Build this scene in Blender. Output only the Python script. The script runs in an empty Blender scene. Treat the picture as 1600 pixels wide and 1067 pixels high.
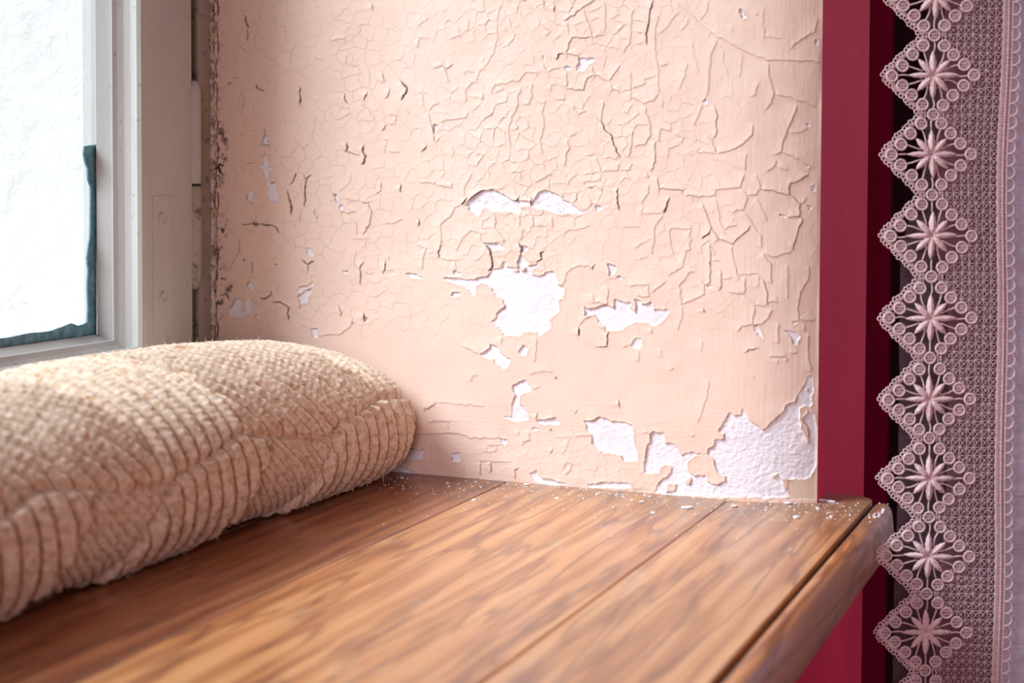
import bpy, bmesh, math, random
import numpy as np
from mathutils import Vector, Matrix
random.seed(7)
rng = np.random.default_rng(11)
PI = math.pi
sc = bpy.context.scene
COL = sc.collection

# ------------------------------------------------------------------ camera
F, CX, CY = 2400.0, 800.0, 379.0            # focal length and principal point in pixels of a 1600 x 1067 frame
_dv = np.array([566 - 800, 62000 - CY, F]); _dv /= np.linalg.norm(_dv)
_a = np.array([1000.0, 290 - CY, F]); _a -= _a.dot(_dv) * _dv; _a /= np.linalg.norm(_a)
_Y, _Z = _a, -_dv
_X = np.cross(_Y, _Z)
RW = np.array([_X, _Y, _Z])                 # camera (right, down, forward) -> world
def ray(u, v): return RW @ np.array([(u - CX) / F, (v - CY) / F, 1.0])
CAM = -ray(1279, 779) * 0.8                 # the corner of sill, reveal and room wall is the world origin
def onx(u, v, x): r = ray(u, v); return CAM + r * (x - CAM[0]) / r[0]
def ony(u, v, y): r = ray(u, v); return CAM + r * (y - CAM[1]) / r[1]
def onz(u, v, z=0.0): r = ray(u, v); return CAM + r * (z - CAM[2]) / r[2]
def project(P):
    c = (P - CAM) @ RW
    return c[..., 0] / c[..., 2] * F + CX, c[..., 1] / c[..., 2] * F + CY

cd = bpy.data.cameras.new('camera'); cam = bpy.data.objects.new('camera', cd); COL.objects.link(cam)
cd.sensor_fit = 'HORIZONTAL'; cd.sensor_width = 36.0
cd.lens = F / 1600 * 36
cd.shift_x = 0.0
cd.shift_y = -(533.5 - CY) / 1600
right, down, fwd = RW[:, 0], RW[:, 1], RW[:, 2]
M = Matrix(((right[0], -down[0], -fwd[0], CAM[0]), (right[1], -down[1], -fwd[1], CAM[1]),
            (right[2], -down[2], -fwd[2], CAM[2]), (0, 0, 0, 1)))
cam.matrix_world = M
cd.clip_start = 0.02; cd.clip_end = 60
cd.dof.use_dof = True; cd.dof.focus_distance = 0.835; cd.dof.aperture_fstop = 9.0
sc.camera = cam
sc.view_settings.view_transform = 'Standard'; sc.view_settings.look = 'None'
sc.view_settings.gamma = 1.0; sc.view_settings.use_curve_mapping = False
sc.view_settings.exposure = 0.0

# ------------------------------------------------------------------ sky and lights
WORLD = 1.5
w = bpy.data.worlds.new('daylight'); sc.world = w; w.use_nodes = True
nt = w.node_tree; nt.nodes.clear()
out = nt.nodes.new('ShaderNodeOutputWorld'); bg = nt.nodes.new('ShaderNodeBackground')
tc = nt.nodes.new('ShaderNodeTexCoord'); sx = nt.nodes.new('ShaderNodeSeparateXYZ')
mr = nt.nodes.new('ShaderNodeMapRange'); rp = nt.nodes.new('ShaderNodeValToRGB')
mr.inputs['From Min'].default_value = -0.4; mr.inputs['From Max'].default_value = 0.6
rp.color_ramp.elements[0].color = (0.30, 0.31, 0.33, 1); rp.color_ramp.elements[1].color = (0.93, 0.97, 1.06, 1)
e = rp.color_ramp.elements.new(0.42); e.color = (0.55, 0.57, 0.60, 1)
e = rp.color_ramp.elements.new(0.5); e.color = (0.90, 0.94, 1.0, 1)
nt.links.new(tc.outputs['Generated'], sx.inputs[0]); nt.links.new(sx.outputs['Z'], mr.inputs['Value'])
nt.links.new(mr.outputs[0], rp.inputs[0]); nt.links.new(rp.outputs[0], bg.inputs[0])
bg.inputs[1].default_value = WORLD
nt.links.new(bg.outputs[0], out.inputs[0])

def area(name, loc, target, sx_, sy_, power, col, portal=False):
    l = bpy.data.lights.new(name, 'AREA'); l.shape = 'RECTANGLE'; l.size = sx_; l.size_y = sy_
    l.energy = power; l.color = col
    if portal: l.cycles.is_portal = True
    o = bpy.data.objects.new(name, l); COL.objects.link(o); o.location = loc
    o.rotation_euler = (Vector(target) - Vector(loc)).to_track_quat('-Z', 'Y').to_euler()
    return o
area('window_portal', (-0.635, -0.46, 0.596), (1, -0.46, 0.596), 0.94, 1.26, 1, (1, 1, 1), portal=True)
sl = bpy.data.lights.new('hazy_sun', 'SUN'); sl.energy = 6.7; sl.angle = math.radians(30); sl.color = (0.81, 0.915, 1.0)
so = bpy.data.objects.new('hazy_sun', sl); COL.objects.link(so)
so.rotation_euler = Vector((1.0, 0.98, -1.30)).to_track_quat('-Z', 'Y').to_euler()
# the second window of the room, behind the camera and to its right
area('room_window_light', (0.62, -2.55, 0.55), (0.05, 0.0, 0.05), 0.5, 0.9, 23.0, (1.0, 0.81, 0.88))
area('far_fill_light', (0.95, 1.40, 0.35), (0.0, 0.0, 0.1), 0.6, 1.2, 11.0, (1.0, 0.82, 0.98))  # added unseen fill that brightens the red wall

# ------------------------------------------------------------------ helpers
def tag(o, label=None, cat=None, group=None, kind=None):
    if label: o['label'] = label
    if cat: o['category'] = cat
    if group: o['group'] = group
    if kind: o['kind'] = kind
    return o
def empty(name, loc=(0, 0, 0)):
    o = bpy.data.objects.new(name, None); COL.objects.link(o); o.location = loc; o.empty_display_size = 0.02
    return o
def link(name, me, mat=None, parent=None, smooth=False):
    if mat: me.materials.append(mat)
    if smooth: me.polygons.foreach_set('use_smooth', np.ones(len(me.polygons), bool))
    o = bpy.data.objects.new(name, me); COL.objects.link(o)
    if parent:
        o.parent = parent; o.location = -Vector(parent.location)
    return o
class MB:
    """collects shapes and links them as one mesh object"""
    def __init__(s): s.v = []; s.f = []
    def add(s, vs, fs):
        n = len(s.v); s.v += [tuple(map(float, p)) for p in vs]; s.f += [tuple(i + n for i in q) for q in fs]
    def box(s, a, b):
        (x0, y0, z0), (x1, y1, z1) = a, b
        s.add([(x0, y0, z0), (x1, y0, z0), (x1, y1, z0), (x0, y1, z0), (x0, y0, z1), (x1, y0, z1), (x1, y1, z1), (x0, y1, z1)],
              [(0, 3, 2, 1), (4, 5, 6, 7), (0, 1, 5, 4), (1, 2, 6, 5), (2, 3, 7, 6), (3, 0, 4, 7)])
    def tube(s, pts, r, n=6, flat=1.0, nrm=None, closed=False, taper=None):
        """tube along pts; flat scales the radius along nrm"""
        P = np.array(pts, float); m = len(P)
        T = np.roll(P, -1, 0) - np.roll(P, 1, 0) if closed else np.gradient(P, axis=0)
        T /= np.linalg.norm(T, axis=1)[:, None] + 1e-12
        N = np.array(nrm if nrm is not None else (0, 0, 1.0), float)
        S = np.cross(T, N); S /= np.linalg.norm(S, axis=1)[:, None] + 1e-12
        U = np.cross(S, T)
        vs = []
        for i in range(m):
            rr = r if taper is None else r * taper[i]
            for k in range(n):
                a = 2 * PI * k / n
                vs.append(P[i] + S[i] * math.cos(a) * rr + U[i] * math.sin(a) * rr * flat)
        fs = []
        for i in range(m if closed else m - 1):
            j = (i + 1) % m
            for k in range(n):
                l = (k + 1) % n
                fs.append((i * n + k, i * n + l, j * n + l, j * n + k))
        if not closed:
            fs.append(tuple(range(n))[::-1]); fs.append(tuple((m - 1) * n + k for k in range(n)))
        s.add(vs, fs)
    def build(s, name, mat=None, parent=None, smooth=False, bevel=0.0, segs=3):
        me = bpy.data.meshes.new(name); me.from_pydata(s.v, [], s.f); me.update()
        bm = bmesh.new(); bm.from_mesh(me)
        if bevel:
            bmesh.ops.remove_doubles(bm, verts=bm.verts, dist=1e-6)
            bmesh.ops.bevel(bm, geom=bm.edges[:], offset=bevel, segments=segs, profile=0.6, affect='EDGES')
        bmesh.ops.recalc_face_normals(bm, faces=bm.faces)
        bm.to_mesh(me); bm.free()
        return link(name, me, mat, parent, smooth)
def grid_mesh(name, P, mat=None, parent=None, attrs=None, wrap=False, flip=False):
    """P: (n, m, 3) array of points -> mesh of quads; attrs: dict of (n, m) float arrays"""
    n, m = P.shape[:2]
    idx = np.arange(n * m).reshape(n, m)
    if wrap: idx = np.concatenate([idx, idx[:, :1]], 1)
    q = np.stack([idx[:-1, :-1], idx[:-1, 1:], idx[1:, 1:], idx[1:, :-1]], -1).reshape(-1, 4)
    if flip: q = q[:, ::-1]
    me = bpy.data.meshes.new(name)
    me.vertices.add(n * m); me.vertices.foreach_set('co', P.astype(np.float32).ravel())
    me.loops.add(q.size); me.loops.foreach_set('vertex_index', q.astype(np.int32).ravel())
    me.polygons.add(len(q)); me.polygons.foreach_set('loop_start', np.arange(0, q.size, 4, dtype=np.int32))
    me.update(calc_edges=True)
    for k, a in (attrs or {}).items():
        at = me.attributes.new(k, 'FLOAT', 'POINT'); at.data.foreach_set('value', a.astype(np.float32).ravel())
    return link(name, me, mat, parent, True)
def upsample(g, H, W):
    """smooth interpolation of a coarse random grid to H x W"""
    def ax(n, N):
        t = np.linspace(0, n - 1.0001, N); i = t.astype(int); f = t - i
        return i, f * f * (3 - 2 * f)
    i, fi = ax(g.shape[0], H); j, fj = ax(g.shape[1], W)
    A = g[i][:, j]; B = g[i][:, j + 1]; C = g[i + 1][:, j]; D = g[i + 1][:, j + 1]
    fi = fi[:, None]; fj = fj[None]
    return (A * (1 - fj) + B * fj) * (1 - fi) + (C * (1 - fj) + D * fj) * fi
def noise2(H, W, cell, cellx=None):
    cy_, cx_ = cell, cellx or cell
    return upsample(rng.uniform(-1, 1, (max(3, int(H / cy_) + 2), max(3, int(W / cx_) + 2))), H, W)

# ------------------------------------------------------------------ materials
def mat(name, base=(0.8, 0.8, 0.8), rough=0.6, spec=0.5):
    m = bpy.data.materials.new(name); m.use_nodes = True
    b = m.node_tree.nodes['Principled BSDF']
    b.inputs['Base Color'].default_value = (*base, 1); b.inputs['Roughness'].default_value = rough
    b.inputs['Specular IOR Level'].default_value = spec
    return m, m.node_tree, b
def N(nt, t, **kw):
    n = nt.nodes.new(t)
    for k, v in kw.items():
        if hasattr(n, k): setattr(n, k, v)
    return n
def coords(nt, scale=(1, 1, 1), loc=(0, 0, 0)):
    t = N(nt, 'ShaderNodeTexCoord'); mp = N(nt, 'ShaderNodeMapping')
    mp.inputs['Scale'].default_value = scale; mp.inputs['Location'].default_value = loc
    nt.links.new(t.outputs['Object'], mp.inputs[0]); return mp.outputs[0]
def noise(nt, vec, scale, detail=3, rough=0.55, dist=0.0):
    n = N(nt, 'ShaderNodeTexNoise'); n.inputs['Scale'].default_value = scale; n.inputs['Detail'].default_value = detail
    n.inputs['Roughness'].default_value = rough; n.inputs['Distortion'].default_value = dist
    nt.links.new(vec, n.inputs['Vector']); return n.outputs['Fac']
def ramp(nt, fac, stops, interp='LINEAR'):
    r = N(nt, 'ShaderNodeValToRGB'); r.color_ramp.interpolation = interp
    els = r.color_ramp.elements
    while len(els) < len(stops): els.new(0.5)
    for e_, (p, c) in zip(els, stops):
        e_.position = p; e_.color = (*c, 1) if len(c) == 3 else c
    nt.links.new(fac, r.inputs[0]); return r.outputs[0]
def mix(nt, fac, a, b, mode='MIX'):
    m = N(nt, 'ShaderNodeMix'); m.data_type = 'RGBA'; m.blend_type = mode
    for sock, val in ((m.inputs[0], fac), (m.inputs[6], a), (m.inputs[7], b)):
        if isinstance(val, (int, float)): sock.default_value = val
        elif isinstance(val, tuple): sock.default_value = (*val, 1)
        else: nt.links.new(val, sock)
    return m.outputs[2]
def math_(nt, op, a, b=None, clamp=False):
    m = N(nt, 'ShaderNodeMath'); m.operation = op; m.use_clamp = clamp
    for sock, val in ((m.inputs[0], a), (m.inputs[1], b)):
        if val is None: continue
        if isinstance(val, (int, float)): sock.default_value = val
        else: nt.links.new(val, sock)
    return m.outputs[0]
def bump(nt, b, h, strength, dist):
    n = N(nt, 'ShaderNodeBump'); n.inputs['Strength'].default_value = strength; n.inputs['Distance'].default_value = dist
    nt.links.new(h, n.inputs['Height']); nt.links.new(n.outputs[0], b.inputs['Normal']); return n
def attr(nt, name):
    a = N(nt, 'ShaderNodeAttribute'); a.attribute_name = name; return a.outputs['Fac']

# peeling wall: three layers told apart by vertex attributes
mw, nt, b = mat('peeling_paint', rough=0.55, spec=0.35)
v = coords(nt)
paint = ramp(nt, noise(nt, v, 9, 4), [(0.3, (0.79, 0.575, 0.47)), (0.7, (0.82, 0.605, 0.50))])
speck = ramp(nt, noise(nt, v, 260, 2), [(0.72, (0, 0, 0)), (0.78, (1, 1, 1))])
paint = mix(nt, math_(nt, 'MULTIPLY', speck, 0.10), paint, (0.45, 0.25, 0.13))
plaster = ramp(nt, noise(nt, v, 60, 5), [(0.3, (0.74, 0.69, 0.735)), (0.7, (0.82, 0.78, 0.82))])
c = mix(nt, attr(nt, 'old'), paint, (0.72, 0.56, 0.43))
c = mix(nt, attr(nt, 'layer'), c, plaster)
c = mix(nt, math_(nt, 'MULTIPLY', attr(nt, 'dirt'), 1.0, True), c, (0.085, 0.035, 0.022))  # dirt also carries the painted rim shade
c = mix(nt, math_(nt, 'MULTIPLY', attr(nt, 'mould'), 1.0, True), c, (0.05, 0.032, 0.022))
nt.links.new(c, b.inputs['Base Color'])
h = math_(nt, 'ADD', noise(nt, coords(nt, (1, 1, 0.25)), 420, 3), math_(nt, 'MULTIPLY', noise(nt, v, 1300, 2), 0.5))
bump(nt, b, h, 0.25, 0.0004)
M_wall = mw

M_red, nt, b = mat('red_wall_paint', rough=0.65, spec=0.03)
v = coords(nt)
nt.links.new(ramp(nt, noise(nt, v, 14, 4), [(0.35, (0.56, 0.016, 0.070)), (0.65, (0.64, 0.022, 0.085))]), b.inputs['Base Color'])
bump(nt, b, noise(nt, coords(nt, (1, 1, 0.2)), 240, 3), 0.12, 0.0006)

M_recess_shade, nt, b = mat('shaded_red_wall', (0.10, 0.002, 0.012), 0.9, 0.0)  # red wall in shade, the darkness put into the colour
M_black_shade, nt, b = mat('black_wall_shade', (0.012, 0.004, 0.005), 0.95, 0.0)  # near black, paints the deepest shade behind the curtain
M_room, nt, b = mat('room_plaster', (0.42, 0.34, 0.38), 0.9)
M_floor, nt, b = mat('room_floor', (0.16, 0.09, 0.06), 0.6)

# exterior whitewash
M_ext, nt, b = mat('whitewash', rough=0.95)
v = coords(nt)
n1 = noise(nt, v, 24, 8, 0.62, 0.6)
cr = ramp(nt, n1, [(0.487, (1, 1, 1)), (0.5, (0.55, 0.53, 0.5)), (0.513, (1, 1, 1))])
msk = ramp(nt, noise(nt, v, 14, 3), [(0.56, (0, 0, 0)), (0.66, (1, 1, 1))])
c = mix(nt, math_(nt, 'MULTIPLY', msk, 0.9), (0.62, 0.58, 0.555), cr, 'MULTIPLY')
nt.links.new(c, b.inputs['Base Color'])
bump(nt, b, noise(nt, v, 40, 8, 0.6), 0.35, 0.01)

# old white window paint, with dirt specks, flaking near the corner and mould beside the wall
def window_paint(name, warm=0.0):
    m, nt, b = mat(name, rough=0.38, spec=0.4)
    v = coords(nt)
    base = ramp(nt, noise(nt, coords(nt, (1, 1, 0.3)), 30, 5), [(0.3, (0.46 + warm, 0.425, 0.405)), (0.7, (0.53 + warm, 0.495, 0.475))])
    sp = ramp(nt, noise(nt, v, 330, 2, 0.4), [(0.70, (0, 0, 0)), (0.75, (1, 1, 1))])
    cl = ramp(nt, noise(nt, v, 45, 2), [(0.5, (0, 0, 0)), (0.62, (1, 1, 1))])
    c = mix(nt, math_(nt, 'MULTIPLY', math_(nt, 'MULTIPLY', sp, cl), 0.8), base, (0.10, 0.05, 0.025))
    bl = ramp(nt, noise(nt, v, 75, 3), [(0.66, (0, 0, 0)), (0.8, (1, 1, 1))])
    c = mix(nt, math_(nt, 'MULTIPLY', bl, 0.35), c, (0.24, 0.17, 0.13))
    nt.links.new(c, b.inputs['Base Color'])
    bump(nt, b, noise(nt, coords(nt, (1, 1, 0.22)), 420, 4), 0.3, 0.0005)
    return m
M_win = window_paint('window_paint')
M_frame, nt, b = mat('grimy_frame_paint', rough=0.5)
v = coords(nt)
c = ramp(nt, noise(nt, v, 60, 5), [(0.3, (0.34, 0.28, 0.23)), (0.7, (0.44, 0.38, 0.33))])
mo = ramp(nt, noise(nt, v, 120, 6, 0.7), [(0.55, (0, 0, 0)), (0.64, (1, 1, 1))])
c = mix(nt, math_(nt, 'MULTIPLY', mo, 0.75), c, (0.06, 0.04, 0.028)); nt.links.new(c, b.inputs['Base Color'])
bump(nt, b, noise(nt, v, 300, 4), 0.4, 0.0006)
M_teal, nt, b = mat('teal_film', rough=0.6)
nt.links.new(ramp(nt, noise(nt, coords(nt), 160, 5), [(0.3, (0.05, 0.13, 0.17)), (0.55, (0.13, 0.27, 0.32)), (0.75, (0.30, 0.37, 0.44))]), b.inputs['Base Color'])
M_dark, nt, b = mat('dark_gap', (0.03, 0.02, 0.015), 0.9)
M_caulk, nt, b = mat('caulk', rough=0.8)
nt.links.new(ramp(nt, noise(nt, coords(nt), 240, 5, .7), [(0.42, (0.30, 0.2, 0.14)), (0.52, (0.62, 0.5, 0.42)), (0.7, (0.78, 0.72, 0.70))]), b.inputs['Base Color'])
# glass
M_glass = bpy.data.materials.new('window_glass'); M_glass.use_nodes = True
nt = M_glass.node_tree; nt.nodes.clear()
o = N(nt, 'ShaderNodeOutputMaterial'); mx = N(nt, 'ShaderNodeMixShader'); tr = N(nt, 'ShaderNodeBsdfTransparent')
gl = N(nt, 'ShaderNodeBsdfGlossy'); fr = N(nt, 'ShaderNodeLayerWeight'); fr.inputs[0].default_value = 0.5
gl.inputs['Roughness'].default_value = 0.02; tr.inputs[0].default_value = (0.96, 0.985, 0.98, 1)
nt.links.new(math_(nt, 'ADD', math_(nt, 'MULTIPLY', math_(nt, 'POWER', fr.outputs[1], 4.0), 0.7), 0.03), mx.inputs[0]); nt.links.new(tr.outputs[0], mx.inputs[1]); nt.links.new(gl.outputs[0], mx.inputs[2])
nt.links.new(mx.outputs[0], o.inputs[0])

# varnished wood of the sill, grain along y
def wood(name, off, coat=0.8, tint=(1, 1, 1), nosing=False):
    m, nt, b = mat(name, rough=0.36, spec=0.5)
    b.inputs['Coat Weight'].default_value = coat; b.inputs['Coat Roughness'].default_value = 0.28
    v = coords(nt, (1, 0.10, 1), (off, off * 0.37, 0))
    warp = noise(nt, coords(nt, (1, 0.28, 1), (off * 2, 0, 0)), 14, 3)
    wv = N(nt, 'ShaderNodeTexWave'); wv.wave_type = 'BANDS'; wv.bands_direction = 'X'
    wv.inputs['Scale'].default_value = 20; wv.inputs['Distortion'].default_value = 9; wv.inputs['Detail'].default_value = 3
    wv.inputs['Detail Scale'].default_value = 1.6; wv.inputs['Detail Roughness'].default_value = 0.62
    nt.links.new(v, wv.inputs['Vector'])
    g = ramp(nt, wv.outputs['Fac'], [(0.0, (0.58, 0.22, 0.07)), (0.2, (0.72, 0.285, 0.09)), (0.6, (0.82, 0.37, 0.135)), (1.0, (0.88, 0.43, 0.17))])
    fine = noise(nt, coords(nt, (1, 0.035, 1), (off, 0, 0)), 520, 5, 0.6)
    g = mix(nt, 0.55, g, ramp(nt, fine, [(0.3, (0.58, 0.46, 0.38)), (0.6, (1, 1, 1))]), 'MULTIPLY')
    pat = ramp(nt, noise(nt, v, 16, 4), [(0.35, (0.78, 0.68, 0.60)), (0.62, (1.0, 1.0, 1.0))])
    g = mix(nt, 0.8, g, pat, 'MULTIPLY')
    ln = noise(nt, coords(nt, (1, 0.085, 1), (off * 3, 0, 0)), 62, 3, 0.5, 0.25)
    g = mix(nt, 0.75, g, ramp(nt, ln, [(0.455, (1, 1, 1)), (0.485, (0.46, 0.34, 0.29)), (0.50, (0.40, 0.29, 0.25)), (0.53, (1, 1, 1))]), 'MULTIPLY')
    worn = ramp(nt, noise(nt, coords(nt, (1, 0.3, 1), (off, 3, 0)), 42, 5, 0.62), [(0.57, (0, 0, 0)), (0.70, (1, 1, 1))])
    g = mix(nt, math_(nt, 'MULTIPLY', worn, 0.35), g, (0.80, 0.56, 0.36))
    # dust and dirt gathered along the foot of the wall (a strip of the sill close to y = 0)
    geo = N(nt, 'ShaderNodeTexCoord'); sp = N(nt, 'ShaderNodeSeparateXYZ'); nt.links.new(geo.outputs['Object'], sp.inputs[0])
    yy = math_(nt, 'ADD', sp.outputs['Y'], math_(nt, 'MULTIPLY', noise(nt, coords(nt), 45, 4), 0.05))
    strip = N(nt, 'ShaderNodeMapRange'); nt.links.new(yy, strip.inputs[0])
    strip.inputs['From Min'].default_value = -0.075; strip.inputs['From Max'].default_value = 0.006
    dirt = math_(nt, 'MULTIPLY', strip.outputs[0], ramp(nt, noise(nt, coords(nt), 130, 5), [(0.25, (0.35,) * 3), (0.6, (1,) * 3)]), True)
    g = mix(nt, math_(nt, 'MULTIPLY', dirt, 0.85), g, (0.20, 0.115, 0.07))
    if tint != (1, 1, 1): g = mix(nt, 1.0, g, tint, 'MULTIPLY')
    nt.links.new(g, b.inputs['Base Color'])
    ro = N(nt, 'ShaderNodeMapRange'); nt.links.new(noise(nt, coords(nt, (1, 0.3, 1)), 30, 4), ro.inputs[0])
    ro.inputs['To Min'].default_value = 0.30; ro.inputs['To Max'].default_value = 0.50
    nt.links.new(math_(nt, 'ADD', ro.outputs[0], math_(nt, 'MULTIPLY', dirt, 0.3)), b.inputs['Roughness'])
    bump(nt, b, math_(nt, 'ADD', fine, math_(nt, 'MULTIPLY', wv.outputs['Fac'], 0.5)), 0.30, 0.0006)
    return m

# knitted wool
M_wool, nt, b = mat('beige_wool', rough=0.9, spec=0.15)
v = coords(nt)
c = ramp(nt, noise(nt, v, 330, 4, 0.6), [(0.3, (0.48, 0.30, 0.185)), (0.5, (0.76, 0.555, 0.40)), (0.72, (0.90, 0.75, 0.62))])
dk = attr(nt, 'groove')
c = mix(nt, math_(nt, 'MULTIPLY', dk, 0.0), c, (0.30, 0.16, 0.09))
fl = ramp(nt, noise(nt, v, 150, 2, 0.4, 0.3), [(0.67, (0, 0, 0)), (0.74, (1, 1, 1))])
c = mix(nt, math_(nt, 'MULTIPLY', fl, 0.75), c, (0.52, 0.17, 0.05))
nt.links.new(c, b.inputs['Base Color'])
bump(nt, b, noise(nt, v, 1500, 3, 0.6), 0.5, 0.0006)
b.inputs['Sheen Weight'].default_value = 0.35; b.inputs['Sheen Roughness'].default_value = 0.5
M_hair, nt, b = mat('wool_fuzz', (0.84, 0.74, 0.64), 0.8)

# lace thread and sheer cloth
M_lace, nt, b = mat('lace_thread', rough=0.8, spec=0.2)
v = coords(nt)
nt.links.new(ramp(nt, noise(nt, v, 900, 3), [(0.3, (0.66, 0.45, 0.46)), (0.7, (0.86, 0.64, 0.65))]), b.inputs['Base Color'])
bump(nt, b, noise(nt, v, 2600, 2), 0.5, 0.0003)
def sheer(name, col, opac, dens=(3200, 2600)):
    m = bpy.data.materials.new(name); m.use_nodes = True; nt = m.node_tree; nt.nodes.clear()
    o = N(nt, 'ShaderNodeOutputMaterial'); mx = N(nt, 'ShaderNodeMixShader'); tr = N(nt, 'ShaderNodeBsdfTransparent')
    m2 = N(nt, 'ShaderNodeMixShader'); df = N(nt, 'ShaderNodeBsdfDiffuse'); tl = N(nt, 'ShaderNodeBsdfTranslucent')
    cc = ramp(nt, noise(nt, coords(nt, (0.35, 0.35, 3.0)), 420, 4), [(0.3, tuple(x * 0.90 for x in col)), (0.7, tuple(x * 1.06 for x in col))])
    nt.links.new(cc, df.inputs[0]); nt.links.new(cc, tl.inputs[0])
    m2.inputs[0].default_value = 0.3; nt.links.new(df.outputs[0], m2.inputs[1]); nt.links.new(tl.outputs[0], m2.inputs[2])
    mx.inputs[0].default_value = opac
    nt.links.new(tr.outputs[0], mx.inputs[1]); nt.links.new(m2.outputs[0], mx.inputs[2])
    bn = N(nt, 'ShaderNodeBump'); bn.inputs['Strength'].default_value = 0.6; bn.inputs['Distance'].default_value = 0.0008
    nt.links.new(noise(nt, coords(nt, (0.25, 0.25, 3.5)), 260, 3), bn.inputs['Height'])
    nt.links.new(bn.outputs[0], df.inputs['Normal'])
    nt.links.new(mx.outputs[0], o.inputs[0]); return m

# ------------------------------------------------------------------ the setting
def struct(mb, name, m, **k):
    return tag(mb.build(name, m, **k), kind='structure')
OY0, OY1, OZ1 = -0.92, 0.0, 1.22             # window niche: y range and top
# room wall with the niche, painted red on the room side
r = MB()
r.box((-0.62, -3.0, -0.85), (0.0014, OY0, 1.75)); r.box((-0.62, OY0, -0.85), (0.0014, 0.129, -0.028)); 
r.box((-0.62, OY0, OZ1), (0.0014, 1.6, 1.75)); r.box((-0.424, -0.0108, -0.028), (0.0014, 0.129, OZ1)); 
struct(r, 'wall_back', M_red)
q = MB(); q.box((-0.62, 0.129, -0.85), (-0.06, 1.6, OZ1)); struct(q, 'wall_shaded_recess', M_recess_shade)  # set-back wall, coloured dark to stand in for shade
q = MB(); q.box((-0.2, 0.62, -0.85), (-0.0595, 1.59, OZ1)); struct(q, 'wall_black_shade', M_black_shade)  # black slab that paints the deep shade next to the lace
for nm, a, bb, m in (('floor', (-0.62, -3.1, -0.9), (3.0, 1.7, -0.85), M_floor), ('ceiling', (-0.62, -3.1, 1.75), (3.0, 1.7, 1.8), M_room),
                     ('wall_front', (3.0, -3.1, -0.9), (3.05, 1.7, 1.8), M_room), ('wall_left', (0, -3.1, -0.85), (3.0, -3.0, 1.75), M_room),
                     ('wall_far', (-0.62, 1.6, -0.85), (3.0, 1.7, 1.75), M_room)):
    q = MB(); q.box(a, bb); struct(q, nm, m)
# outer reveal, whitewashed masonry seen through the pane
q = MB(); q.box((-0.615, -0.010, -0.3), (-0.425, 0.3, 1.6)); struct(q, 'wall_outside', M_ext)
q = MB(); q.box((-0.615, OY0, -0.028), (-0.425, 0, 0.0)); struct(q, 'trim_1', M_ext)
q = MB(); q.box((-0.615, OY0, OZ1 - 0.002), (-0.0015, -0.011, OZ1)); struct(q, 'ceiling_niche', M_ext)
q = MB(); q.box((-0.615, OY0, -0.02), (-0.0015, OY0 + 0.002, OZ1)); struct(q, 'wall_near', M_ext)

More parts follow.
